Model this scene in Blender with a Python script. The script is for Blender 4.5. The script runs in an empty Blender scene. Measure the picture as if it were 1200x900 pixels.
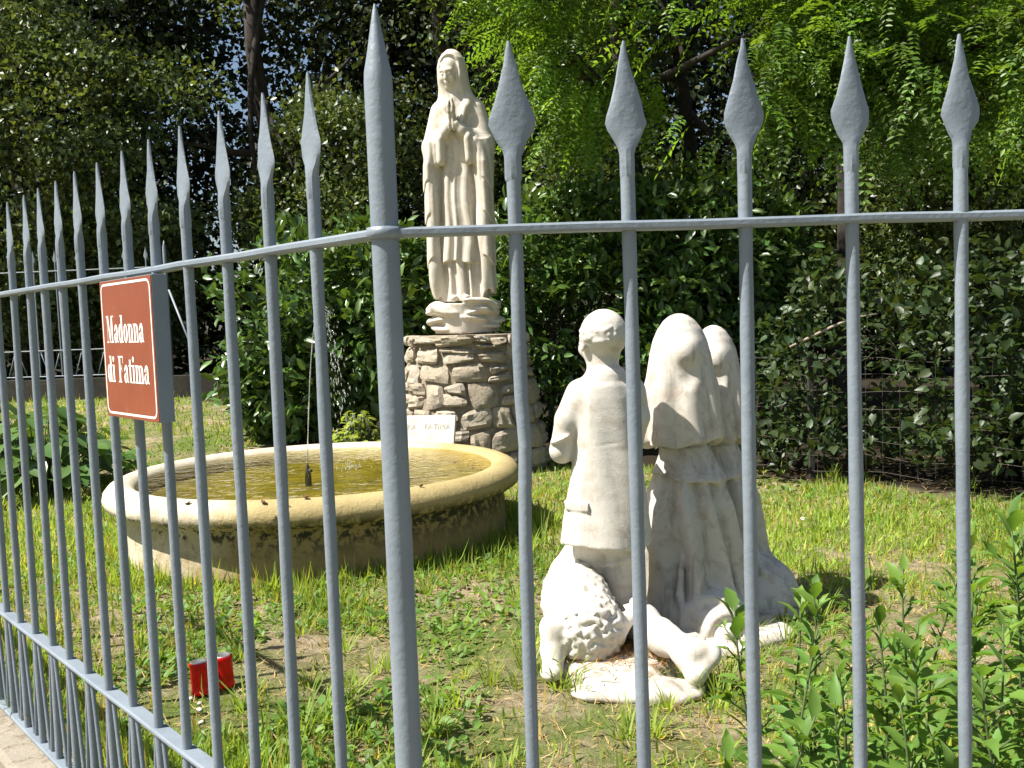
import bpy, math, random
import numpy as np
from mathutils import Vector, Matrix

random.seed(7)
rng = np.random.default_rng(11)
scn = bpy.context.scene
C = scn.collection
R = math.radians

# ------------------------------------------------------------------ camera, sky, sun, exposure
H_EYE = 1.10
PITCH, ROLL, FPX = 0.0674, 0.037, 1147.57          # radians, radians, focal length in px at 1200 px width
cam = bpy.data.cameras.new('camera')
cam.sensor_width = 36.0
cam.lens = FPX / 1200.0 * 36.0
cam.clip_start = 0.05
cam.clip_end = 2000.0
cam_ob = bpy.data.objects.new('camera', cam)
C.objects.link(cam_ob)
cam_ob.matrix_world = (Matrix.Translation((0, 0, H_EYE)) @ Matrix.Rotation(math.pi/2 - PITCH, 4, 'X')
                       @ Matrix.Rotation(-ROLL, 4, 'Z'))
scn.camera = cam_ob

SUN_FROM = Vector((-1.0, -0.27, 1.52)).normalized()
world = bpy.data.worlds.new('World')
scn.world = world
world.use_nodes = True
wn = world.node_tree
sky = wn.nodes.new('ShaderNodeTexSky')
sky.sky_type = 'NISHITA'
sky.sun_disc = False
sky.sun_elevation = math.asin(SUN_FROM.z)
sky.sun_rotation = math.atan2(SUN_FROM.x, SUN_FROM.y)
sky.air_density = 1.0
sky.dust_density = 1.5
bg = wn.nodes['Background']
bg.inputs['Strength'].default_value = 0.055
wn.links.new(sky.outputs[0], bg.inputs[0])

sun = bpy.data.lights.new('sun', 'SUN')
sun.energy = 5.0
sun.angle = R(0.53)
sun.color = (1.0, 0.95, 0.87)
sun_ob = bpy.data.objects.new('sun', sun)
sun_ob.rotation_euler = SUN_FROM.to_track_quat('Z', 'Y').to_euler()
sun_ob.location = (-8, -4, 12)
C.objects.link(sun_ob)

scn.view_settings.view_transform = 'Standard'
scn.view_settings.look = 'None'
scn.view_settings.gamma = 1.0
scn.view_settings.use_curve_mapping = False
scn.view_settings.exposure = 1.15

# ------------------------------------------------------------------ object helpers
def tag(o, label=None, cat=None, group=None, kind=None):
    if label: o['label'] = label
    if cat: o['category'] = cat
    if group: o['group'] = group
    if kind: o['kind'] = kind
    return o

def empty(name, loc=(0, 0, 0), rz=0.0):
    o = bpy.data.objects.new(name, None)
    o.empty_display_size = 0.1
    o.location = loc
    o.rotation_euler = (0, 0, rz)
    C.objects.link(o)
    return o

def link(name, me, mat=None, parent=None):
    o = bpy.data.objects.new(name, me)
    if mat is not None and len(me.materials) == 0:
        me.materials.append(mat)
    C.objects.link(o)
    if parent is not None:
        o.parent = parent
    return o

def mesh_np(name, V, loops, totals, smooth=True, tint=None):
    me = bpy.data.meshes.new(name)
    V = np.ascontiguousarray(V, dtype=np.float32)
    loops = np.ascontiguousarray(loops, dtype=np.int32).ravel()
    totals = np.ascontiguousarray(totals, dtype=np.int32)
    me.vertices.add(len(V)); me.vertices.foreach_set('co', V.ravel())
    me.loops.add(len(loops)); me.loops.foreach_set('vertex_index', loops)
    me.polygons.add(len(totals))
    starts = np.zeros(len(totals), np.int32); starts[1:] = np.cumsum(totals)[:-1]
    me.polygons.foreach_set('loop_start', starts)
    if smooth:
        me.polygons.foreach_set('use_smooth', np.ones(len(totals), bool))
    if tint is not None:
        a = me.attributes.new('tint', 'FLOAT_COLOR', 'POINT')
        t4 = np.ones((len(V), 4), np.float32); t4[:, :3] = tint
        a.data.foreach_set('color', t4.ravel())
    me.update(calc_edges=True)
    me.validate()
    return me

class MB:
    """collects simple shapes, builds ONE mesh"""
    def __init__(self): self.v = []; self.f = []
    def add(self, vs, fs):
        b = len(self.v); self.v += [tuple(p) for p in vs]; self.f += [tuple(i + b for i in f) for f in fs]
        return self
    def box(self, lo, hi, M=None):
        x0, y0, z0 = lo; x1, y1, z1 = hi
        vs = [Vector(p) for p in ((x0,y0,z0),(x1,y0,z0),(x1,y1,z0),(x0,y1,z0),(x0,y0,z1),(x1,y0,z1),(x1,y1,z1),(x0,y1,z1))]
        if M is not None: vs = [M @ p for p in vs]
        return self.add(vs, [(0,3,2,1),(4,5,6,7),(0,1,5,4),(1,2,6,5),(2,3,7,6),(3,0,4,7)])
    def tube(self, pts, rads, n=10, cap=True):
        pts = [Vector(p) for p in pts]
        if not hasattr(rads, '__len__'): rads = [rads]*len(pts)
        vs = []; fs = []
        ref = None
        for i, p in enumerate(pts):
            t = (pts[min(i+1, len(pts)-1)] - pts[max(i-1, 0)]).normalized()
            if ref is None:
                ref = t.orthogonal().normalized()
            ref = (ref - t*ref.dot(t)).normalized()
            b = t.cross(ref)
            for k in range(n):
                a = 2*math.pi*k/n
                vs.append(p + (ref*math.cos(a) + b*math.sin(a))*rads[i])
        for i in range(len(pts)-1):
            for k in range(n):
                k2 = (k+1) % n
                fs.append((i*n+k, i*n+k2, (i+1)*n+k2, (i+1)*n+k))
        if cap:
            fs.append(tuple(reversed(range(n)))); fs.append(tuple(range((len(pts)-1)*n, len(pts)*n)))
        return self.add(vs, fs)
    def lathe(self, prof, n=48, c=(0, 0, 0), close=False):
        vs = []; fs = []
        m = len(prof)
        for (r, z) in prof:
            for k in range(n):
                a = 2*math.pi*k/n
                vs.append((c[0]+r*math.cos(a), c[1]+r*math.sin(a), c[2]+z))
        for i in range(m-1):
            for k in range(n):
                k2 = (k+1) % n
                fs.append((i*n+k, i*n+k2, (i+1)*n+k2, (i+1)*n+k))
        return self.add(vs, fs)
    def mesh(self, name, smooth=False, bevel=0.0, auto=None):
        me = bpy.data.meshes.new(name)
        me.from_pydata(self.v, [], self.f)
        if bevel > 0:
            import bmesh
            bm = bmesh.new(); bm.from_mesh(me)
            bmesh.ops.bevel(bm, geom=bm.edges[:], offset=bevel, segments=2, affect='EDGES', profile=0.6, clamp_overlap=True)
            bm.to_mesh(me); bm.free()
        if smooth:
            for p in me.polygons: p.use_smooth = True
        if auto is not None:
            for p in me.polygons: p.use_smooth = True
            me.set_sharp_from_angle(angle=R(auto))
        me.update()
        return me
    def build(self, name, mat, parent=None, **k):
        return link(name, self.mesh(name, **k), mat, parent)

def fbm(P, scale=1.0, seed=0, octaves=3):
    """cheap smooth pseudo noise, sums of rotated sines, about -1..1; P (...,3)"""
    r = np.random.default_rng(seed)
    out = np.zeros(P.shape[:-1], np.float32); amp = 1.0; tot = 0
    s = scale
    for o in range(octaves):
        acc = 0
        for k in range(4):
            d = r.normal(size=3); d /= np.linalg.norm(d)
            d2 = r.normal(size=3); d2 /= np.linalg.norm(d2)
            ph = r.uniform(0, 6.28, 2)
            acc = acc + np.sin((P @ d)*s*r.uniform(.7, 1.4) + ph[0] + 1.3*np.sin((P @ d2)*s*.8 + ph[1]))
        out = out + amp*acc/2.2; tot += amp
        amp *= .55; s *= 2.1
    return out/tot

# ------------------------------------------------------------------ material helpers
def mat_new(name):
    m = bpy.data.materials.new(name); m.use_nodes = True
    nt = m.node_tree
    b = nt.nodes['Principled BSDF']
    return m, nt, b

def nd(nt, kind, **kw):
    n = nt.nodes.new(kind)
    for k, v in kw.items():
        if hasattr(n, k) and k not in ('location',): setattr(n, k, v)
    return n

def noise(nt, vec, scale, detail=4, rough=.55, dist=0.0):
    n = nt.nodes.new('ShaderNodeTexNoise')
    n.inputs['Scale'].default_value = scale; n.inputs['Detail'].default_value = detail
    n.inputs['Roughness'].default_value = rough; n.inputs['Distortion'].default_value = dist
    if vec is not None: nt.links.new(vec, n.inputs['Vector'])
    return n.outputs['Fac']

def ramp(nt, fac, stops):
    n = nt.nodes.new('ShaderNodeValToRGB')
    e = n.color_ramp.elements
    while len(e) < len(stops): e.new(0.5)
    for i, (p, c) in enumerate(stops):
        e[i].position = p
        e[i].color = (c[0], c[1], c[2], 1) if hasattr(c, '__len__') else (c, c, c, 1)
    nt.links.new(fac, n.inputs[0])
    return n.outputs[0]

def mixc(nt, fac, a, b, mode='MIX'):
    n = nt.nodes.new('ShaderNodeMix'); n.data_type = 'RGBA'; n.blend_type = mode
    def put(sock, v):
        if hasattr(v, 'is_linked') or hasattr(v, 'links'): nt.links.new(v, sock)
        elif hasattr(v, '__len__'): sock.default_value = (*v[:3], 1)
        else: sock.default_value = v
    put(n.inputs[0], fac); put(n.inputs[6], a); put(n.inputs[7], b)
    return n.outputs[2]

def math_n(nt, op, a, b=0.0, clamp=False):
    n = nt.nodes.new('ShaderNodeMath'); n.operation = op; n.use_clamp = clamp
    for s, v in ((n.inputs[0], a), (n.inputs[1], b)):
        if hasattr(v, 'links'): nt.links.new(v, s)
        else: s.default_value = v
    return n.outputs[0]

def bump(nt, height, strength, dist, b, prev=None):
    n = nt.nodes.new('ShaderNodeBump')
    n.inputs['Strength'].default_value = strength; n.inputs['Distance'].default_value = dist
    nt.links.new(height, n.inputs['Height'])
    if prev is not None: nt.links.new(prev, n.inputs['Normal'])
    nt.links.new(n.outputs[0], b.inputs['Normal'])
    return n.outputs[0]

def objco(nt): return nt.nodes.new('ShaderNodeTexCoord').outputs['Object']
def geopos(nt): return nt.nodes.new('ShaderNodeNewGeometry').outputs['Position']
def sepz(nt, vec):
    n = nt.nodes.new('ShaderNodeSeparateXYZ'); nt.links.new(vec, n.inputs[0]); return n.outputs

def paint_mat():
    m, nt, b = mat_new('grey_blue_gloss_paint')
    co = geopos(nt)
    n1 = noise(nt, co, 9, 3); n2 = noise(nt, co, 160, 3, .6); n3 = noise(nt, co, 60, 2, .5)
    col = ramp(nt, n1, [(.3, (.165, .198, .232)), (.7, (.210, .246, .282))])
    chip = ramp(nt, noise(nt, co, 62, 4, .7), [(.70, 0.0), (.74, 1.0)])
    col = mixc(nt, chip, col, (.10, .06, .035))
    nt.links.new(col, b.inputs['Base Color'])
    b.inputs['Roughness'].default_value = .46
    h = math_n(nt, 'ADD', math_n(nt, 'MULTIPLY', n3, .9), math_n(nt, 'MULTIPLY', n2, .5))
    bump(nt, h, .5, .0022, b)
    return m

def marble_mat(name, base, dirt, dirt_lo, spots, warm=.5, grey=(.33, .30, .26)):
    m, nt, b = mat_new(name)
    co = objco(nt)
    n1 = noise(nt, co, 5, 5, .6); n2 = noise(nt, co, 17, 5, .65, .6); n3 = noise(nt, co, 220, 3, .6)
    col = ramp(nt, n1, [(.3, [c*.90 for c in base]), (.65, base)])
    st = ramp(nt, n2, [(dirt_lo, 0.0), (dirt_lo+.2, 1.0)])
    col = mixc(nt, math_n(nt, 'MULTIPLY', st, warm), col, dirt)
    # rain streaks run down the stone
    mp = nt.nodes.new('ShaderNodeMapping'); mp.inputs['Scale'].default_value = (1, 1, .14)
    nt.links.new(co, mp.inputs[0])
    s = ramp(nt, noise(nt, mp.outputs[0], 22, 4, .6), [(.56, 0.0), (.72, 1.0)])
    col = mixc(nt, math_n(nt, 'MULTIPLY', s, spots), col, grey)
    nt.links.new(col, b.inputs['Base Color'])
    b.inputs['Roughness'].default_value = .72
    b.inputs['Specular IOR Level'].default_value = .3
    h = math_n(nt, 'ADD', n3, math_n(nt, 'MULTIPLY', noise(nt, co, 60, 4, .6), 1.2))
    bump(nt, h, .35, .002, b)
    return m

M = {}
M['paint'] = paint_mat()
M['marble'] = marble_mat('white_marble', (.60, .565, .505), (.38, .30, .225), .50, .55, .6)
M['marble_dirty'] = marble_mat('weathered_marble', (.52, .485, .425), (.28, .225, .175), .44, .65, .75, (.17, .16, .14))
M['cream'] = marble_mat('cream_cast_stone', (.58, .53, .445), (.40, .305, .21), .50, .45)

def simple(name, col, rough=.6, metal=0.0, var=.15, sc=20, bmp=0.0, bsc=80):
    m, nt, b = mat_new(name)
    co = objco(nt)
    n = noise(nt, co, sc, 4)
    nt.links.new(ramp(nt, n, [(.3, [c*(1-var) for c in col]), (.7, [min(1, c*(1+var)) for c in col])]), b.inputs['Base Color'])
    b.inputs['Roughness'].default_value = rough; b.inputs['Metallic'].default_value = metal
    if bmp: bump(nt, noise(nt, co, bsc, 4), bmp, .004, b)
    return m

# ------------------------------------------------------------------ lie of the land
PX, PY, A_L, A_R = -.15, 1.2206, 2.2857, .0787
P0 = Vector((PX, PY, 0))
DL = Vector((math.cos(A_L), math.sin(A_L), 0)); DR = Vector((math.cos(A_R), math.sin(A_R), 0))
NL = Vector((-DL.y, DL.x, 0)); NR = Vector((DR.y, -DR.x, 0))        # outward normals (towards the path)
if NL.dot(-P0) < 0: NL = -NL

def sstep(a, b, x):
    t = np.clip((x-a)/(b-a), 0, 1); return t*t*(3-2*t)

def gz(x, y):
    """height of the lawn"""
    x = np.asarray(x, float); y = np.asarray(y, float)
    z = .36*sstep(6.8, 11.0, y)*sstep(-.8, -3.0, x)
    z = z + .014*np.sin(2.1*x+.6)*np.sin(1.7*y) + .008*np.sin(5.3*x+1.1*y)*np.sin(4.7*y-2*x)
    return z

def inside(x, y):
    x = np.asarray(x, float); y = np.asarray(y, float)
    dl = -((x-PX)*NL.x + (y-PY)*NL.y); dr = -((x-PX)*NR.x + (y-PY)*NR.y)
    return np.minimum(dl, dr)

def ground():
    def axis(lo, hi, step, far):
        a = list(np.arange(lo, hi+1e-6, step)); g = step; x = hi; out = []
        while x < far: g *= 1.35; x += g; out.append(x)
        b = []; g = step; x = lo
        while x > -far: g *= 1.35; x -= g; b.append(x)
        return np.array(b[::-1] + a + out)
    xs = axis(-6.0, 5.0, .06, 600); ys = axis(.6, 11.5, .06, 600)
    X, Y = np.meshgrid(xs, ys, indexing='ij')
    d = inside(X, Y)
    Z = np.where(d > -.06, gz(X, Y), -.36)
    Z = Z + .006*np.sin(31*X+7*Y)*np.sin(27*Y-5*X)*(d > 0)
    nx, ny = X.shape
    V = np.stack([X, Y, Z], -1).reshape(-1, 3)
    i = np.arange(nx*ny).reshape(nx, ny)
    q = np.stack([i[:-1, :-1], i[1:, :-1], i[1:, 1:], i[:-1, 1:]], -1).reshape(-1, 4)
    me = mesh_np('ground', V, q, np.full(len(q), 4))
    m, nt, b = mat_new('lawn_soil')
    co = geopos(nt)
    soil = ramp(nt, noise(nt, co, 14, 6, .65), [(.28, (.12, .085, .055)), (.5, (.32, .25, .165)), (.72, (.50, .42, .29))])
    thatch = ramp(nt, noise(nt, co, 45, 5, .7), [(.3, (.07, .10, .02)), (.7, (.17, .22, .06))])
    col = mixc(nt, ramp(nt, noise(nt, co, 1.7, 5, .65), [(.40, 1.0), (.58, 0.12)]), soil, thatch)
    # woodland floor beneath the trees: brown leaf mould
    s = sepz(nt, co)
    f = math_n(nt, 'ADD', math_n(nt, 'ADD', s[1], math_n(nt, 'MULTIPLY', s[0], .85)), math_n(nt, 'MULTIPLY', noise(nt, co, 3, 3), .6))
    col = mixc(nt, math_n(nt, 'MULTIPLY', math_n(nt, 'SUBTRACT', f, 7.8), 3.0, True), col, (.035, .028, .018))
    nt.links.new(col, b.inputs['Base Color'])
    b.inputs['Roughness'].default_value = .95
    b.inputs['Specular IOR Level'].default_value = .1
    bump(nt, noise(nt, co, 70, 6, .7), 1.0, .02, b)
    return tag(link('ground', me, m), 'rough lawn with bare dry patches inside the fence', kind='structure')
ground()

def path_and_kerb():
    # pavement on the outer side, where the photographer stands
    m, nt, b = mat_new('worn_concrete')
    co = geopos(nt)
    col = ramp(nt, noise(nt, co, 6, 6, .65), [(.3, (.19, .165, .125)), (.7, (.32, .285, .225))])
    col = mixc(nt, ramp(nt, noise(nt, co, 24, 5, .7), [(.52, 0.0), (.66, .8)]), col, (.13, .095, .06))
    nt.links.new(col, b.inputs['Base Color']); b.inputs['Roughness'].default_value = .9
    bump(nt, noise(nt, co, 90, 5, .7), .7, .006, b)
    M['concrete'] = m
    far = 7.0
    def off(d, s):   # corner-mitred line at distance d outside
        a = P0 + NL*d; c = P0 + NR*d
        # intersection of the two offset lines
        den = DL.x*DR.y - DL.y*DR.x
        w = c - a; t = (w.x*DR.y - w.y*DR.x)/den
        corner = a + DL*t
        return corner
    def ring(d): 
        k = off(d, 0); return [k + DL*far, k, k + DR*far]
    k = MB()
    prof = [(-.045, -.5), (-.045, .010), (-.035, .018), (.082, .018), (.097, .005), (.097, -.5)]
    rows = [ring(d) for d, z in prof]
    vs = []; fs = []
    for (d, z), row in zip(prof, rows):
        for p in row: vs.append((p.x, p.y, z))
    n = len(prof)
    for i in range(n-1):
        for j in range(2):
            fs.append((i*3+j, i*3+j+1, (i+1)*3+j+1, (i+1)*3+j))
    k.add(vs, fs)
    tag(k.build('kerb', m), 'low concrete kerb that carries the front fence', kind='structure')
    p = MB()
    a = ring(.097); e = ring(1.9)
    vs = [(q.x, q.y, -.345) for q in a] + [(q.x, q.y, -.345) for q in e]
    p.add(vs, [(0, 1, 4, 3), (1, 2, 5, 4)])
    tag(p.build('pavement', m), 'concrete pavement outside the fence', kind='structure')
path_and_kerb()
# ------------------------------------------------------------------ wrought iron fences
Z_TIP, Z_UP, Z_LOW, Z_BOT = 1.4394, 1.210, .3223, .030
def picket_mesh(name, kink=None, wob=0.0, seed=0):
    r = random.Random(seed)
    zs = [Z_BOT] + [Z_BOT + (Z_TIP-.160-Z_BOT)*i/22 for i in range(1, 23)]
    mb = MB(); pts = []; rad = []
    ph = r.uniform(0, 6)
    for z in zs:
        x = wob*math.sin(z*3.1+ph)*max(0, 1.15-z) + (kink*math.exp(-((z-.93)/.05)**2) if kink else 0)
        y = wob*.6*math.cos(z*2.3+ph)*max(0, 1.15-z)
        pts.append((x, y, z)); rad.append(.0089 + r.uniform(-.0005, .0005))
    mb.tube(pts, rad, 12)
    return mb.mesh(name, auto=50)

def spear_mesh(name, seed=0):
    """flattened leaf-shaped head, flat along local x"""
    r = random.Random(seed)
    zt = Z_TIP
    # (height below tip, half width, half thickness); a hammered flat diamond with crisp edges
    prof = [(.170, .0088, .0088), (.166, .0097, .0097), (.140, .0096, .0094), (.132, .0118, .0082), (.122, .0170, .0060), (.110, .0228, .0046), (.101, .0256, .0040),
            (.092, .0246, .0040), (.074, .0190, .0040), (.052, .0126, .0038), (.030, .0074, .0036), (.010, .0034, .0030), (.0, .0018, .0018)]
    vs = []; fs = []; n = 10
    for q, (d, w, t) in enumerate(prof):
        j = r.uniform(.97, 1.05) if q > 2 else 1.0; sk = r.uniform(-.0010, .0010) if q > 2 else 0
        f = min(1, max(0, (w/t-1)/1.5))              # 0 round neck .. 1 flat plate
        sec = [(1, 0), (.86, .55), (.35, 1), (-.35, 1), (-.86, .55), (-1, 0), (-.86, -.55), (-.35, -1), (.35, -1), (.86, -.55)]
        for k in range(n):
            a = 2*math.pi*k/n
            x = (1-f)*math.cos(a)+f*sec[k][0]; y = (1-f)*math.sin(a)+f*sec[k][1]
            vs.append((x*w*j+sk, y*t + (r.uniform(-.0004, .0004) if f > .5 else 0), zt-d))
    for i in range(len(prof)-1):
        for k in range(n):
            k2 = (k+1) % n
            fs.append((i*n+k, i*n+k2, (i+1)*n+k2, (i+1)*n+k))
    fs.append(tuple(range((len(prof)-1)*n, len(prof)*n)))
    return MB().add(vs, fs).mesh(name, auto=32)

pk = [picket_mesh('picket', wob=.0012*i, seed=i) for i in range(4)]
pk_bent = picket_mesh('picket', kink=.0035, wob=.002, seed=9)
sp = [spear_mesh('spear_head', seed=i) for i in range(4)]

def rail_mesh(name, a, b, z, w, h, ext=0.0):
    d = (b-a).normalized(); n = Vector((-d.y, d.x, 0))
    a = a - d*ext; b = b + d*ext
    L = (b-a).length; k = max(2, int(L/.12)); vs = []; fs = []
    prof = [(-w+.003, -h), (w-.003, -h), (w, -h+.003), (w, h-.003), (w-.003, h), (-w+.003, h), (-w, h-.003), (-w, -h+.003)]
    m = len(prof)
    for i in range(k+1):
        p = a + d*(L*i/k)
        dz = .0005*math.sin(i*1.7) + .0005*math.sin(i*4.1)
        for u, v in prof:
            q = p + n*u; vs.append((q.x, q.y, z+v+dz))
    for i in range(k):
        for j in range(m):
            j2 = (j+1) % m; fs.append((i*m+j, (i+1)*m+j, (i+1)*m+j2, i*m+j2))
    fs.append(tuple(range(m))); fs.append(tuple(reversed(range(k*m, k*m+m))))
    return MB().add(vs, fs).mesh(name, auto=30)

def fence_run(root, O, D, o0, s, n, dz=0.0, mat=None, lean=None, first=1):
    ang = math.atan2(D.y, D.x)
    end = O + D*(o0 + s*(n-1) + s*.5)
    for i in range(n):
        p = O + D*(o0+s*i)
        me = pk_bent if (lean and i == lean) else pk[(i*3+1) % 4]
        a = link('picket', me, mat, root); a.location = (p.x, p.y, dz); a.rotation_euler = (random.uniform(-.004, .004), random.uniform(-.005, .005), ang)
        h = link('spear_head', sp[(i*5+2) % 4], mat, a)
    start = O + D*.010
    link('upper_rail', rail_mesh('upper_rail', start, end, Z_UP, .0145, .0058), mat, root).location.z = dz
    link('middle_rail', rail_mesh('middle_rail', start, end, Z_LOW, .0165, .0052), mat, root).location.z = dz
    link('bottom_rail', rail_mesh('bottom_rail', start, end, Z_BOT+.002, .0165, .0052), mat, root).location.z = dz
    me = None
    for i in range(-1, n-1):       # V braces between middle and bottom rail
        a = O + D*(o0+s*i + .016) if i >= 0 else O + D*.028
        b = O + D*(o0+s*(i+1) - .016)
        mid = (a+b)*.5
        for q in (a, b):
            mb = MB(); sgn = 1 if q is a else -1
            mb.tube([(q.x, q.y, Z_LOW-.003), (mid.x-D.x*.008*sgn, mid.y-D.y*.008*sgn, Z_BOT+.004)], .0050, 8)
            link('brace_bar', mb.mesh('brace_bar', auto=50), mat, root).location.z = dz

iron = empty('iron_fence', (0, 0, 0))
tag(iron, 'grey blue painted iron fence of spear topped bars in front of the shrine', 'fence')
fence_run(iron, P0, DL, .170, .1387, 21, 0, M['paint'])
fence_run(iron, P0, DR, .1591, .1461, 15, 0, M['paint'], lean=None)
# the first bar right of the post is a little kinked
for o in iron.children:
    if o.name.startswith('picket') and (Vector((o.location.x, o.location.y, 0)) - (P0+DR*.1591)).length < .01:
        o.data = pk_bent; pk_bent.materials.append(M['paint'])
        for h in o.children: h.scale = (1.13, 1, 1)
pm = MB()
zs = [-.02, .3, .6, .9, 1.15, 1.3, 1.392, 1.405, 1.43, 1.46, 1.480, 1.487]
rs = [.0172, .0170, .0174, .0170, .0173, .0174, .0176, .0168, .0118, .0066, .0030, .0012]
pm.tube([(0, 0, z) for z in zs], rs, 24)
post = pm.build('corner_post', M['paint'], iron, auto=35); post.location = P0
col = MB(); col.lathe([(.0178, -.0075), (.0225, -.0068), (.0232, 0), (.0225, .0068), (.0178, .0075)], 20, (P0.x, P0.y, Z_UP))
col.build('collar', M['paint'], iron, smooth=True)
for z in (Z_LOW, Z_BOT+.002):
    c2 = MB(); c2.lathe([(.0178, -.0065), (.0225, -.006), (.0225, .006), (.0178, .0065)], 20, (P0.x, P0.y, z)); c2.build('collar', M['paint'], iron, smooth=True)

# back fence on its low wall
BW0 = Vector((-9.6, 11.35, 0)); BW1 = Vector((-3.80, 10.95, 0))
bd = (BW1-BW0).normalized()
root = empty('iron_fence', (0, 0, 0))
tag(root, 'spear topped iron fence on a low wall behind the lawn', 'fence')
bz = .60
nb = int((BW1-BW0).length/.26)
ang = math.atan2(bd.y, bd.x)
for i in range(nb):
    p = BW1 - bd*(.22+.26*i)
    a = link('picket', pk[i % 4], M['paint'], root); a.location = (p.x, p.y, bz); a.rotation_euler = (0, random.uniform(-.01, .01), ang)
    link('spear_head', sp[i % 4], M['paint'], a)
    for s_ in (-1, 1):
        mb = MB(); q = p + bd*.015*s_; e = p + bd*.11*s_
        mb.tube([(q.x, q.y, Z_LOW), (e.x, e.y, Z_BOT)], .006, 6); link('brace_bar', mb.mesh('brace_bar', smooth=True), M['paint'], root).location.z = bz
for z, w in ((Z_UP, .012), (Z_LOW, .012), (Z_BOT+.002, .012)):
    link('rail', rail_mesh('rail', BW0, BW1, z, w, .006), M['paint'], root).location.z = bz
for q in (BW1, BW1 - bd*2.3):
    mb = MB(); mb.tube([(q.x, q.y, z) for z in (bz-.02, 1, 1.5, bz+1.42, bz+1.46, bz+1.50)], [.022, .022, .022, .022, .013, .002], 12)
    mb.build('post', M['paint'], root, smooth=True)
mb = MB(); mb.tube([(BW1.x+.03, BW1.y-.02, bz+.95), (BW1.x+.42, BW1.y-.28, bz+.05)], .012, 8); mb.build('stay_bar', M['paint'], root, smooth=True)
M['old_wall'] = simple('shade_darkened_old_concrete', (.035, .031, .022), .95, 0, .5, 6, .8, 40)  # shade on the wall face is put into this dark base colour
w = MB(); n = Vector((-bd.y, bd.x, 0))
k = 26
for i in range(k):
    a = BW0 + (BW1 + bd*2.4 - BW0)*(i/k); b = BW0 + (BW1 + bd*2.4 - BW0)*((i+1)/k)
    zt = bz + .006*math.sin(i*2.3)
    q = [a-n*.1, b-n*.1, b+n*.1, a+n*.1]
    w.add([(p.x, p.y, 0) for p in q] + [(p.x, p.y, zt) for p in q], [(4,5,6,7),(0,1,5,4),(2,3,7,6),(1,2,6,5),(3,0,4,7)])
tag(w.build('low_wall', M['old_wall']), 'low dark wall carrying the back fence', 'wall')

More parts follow.
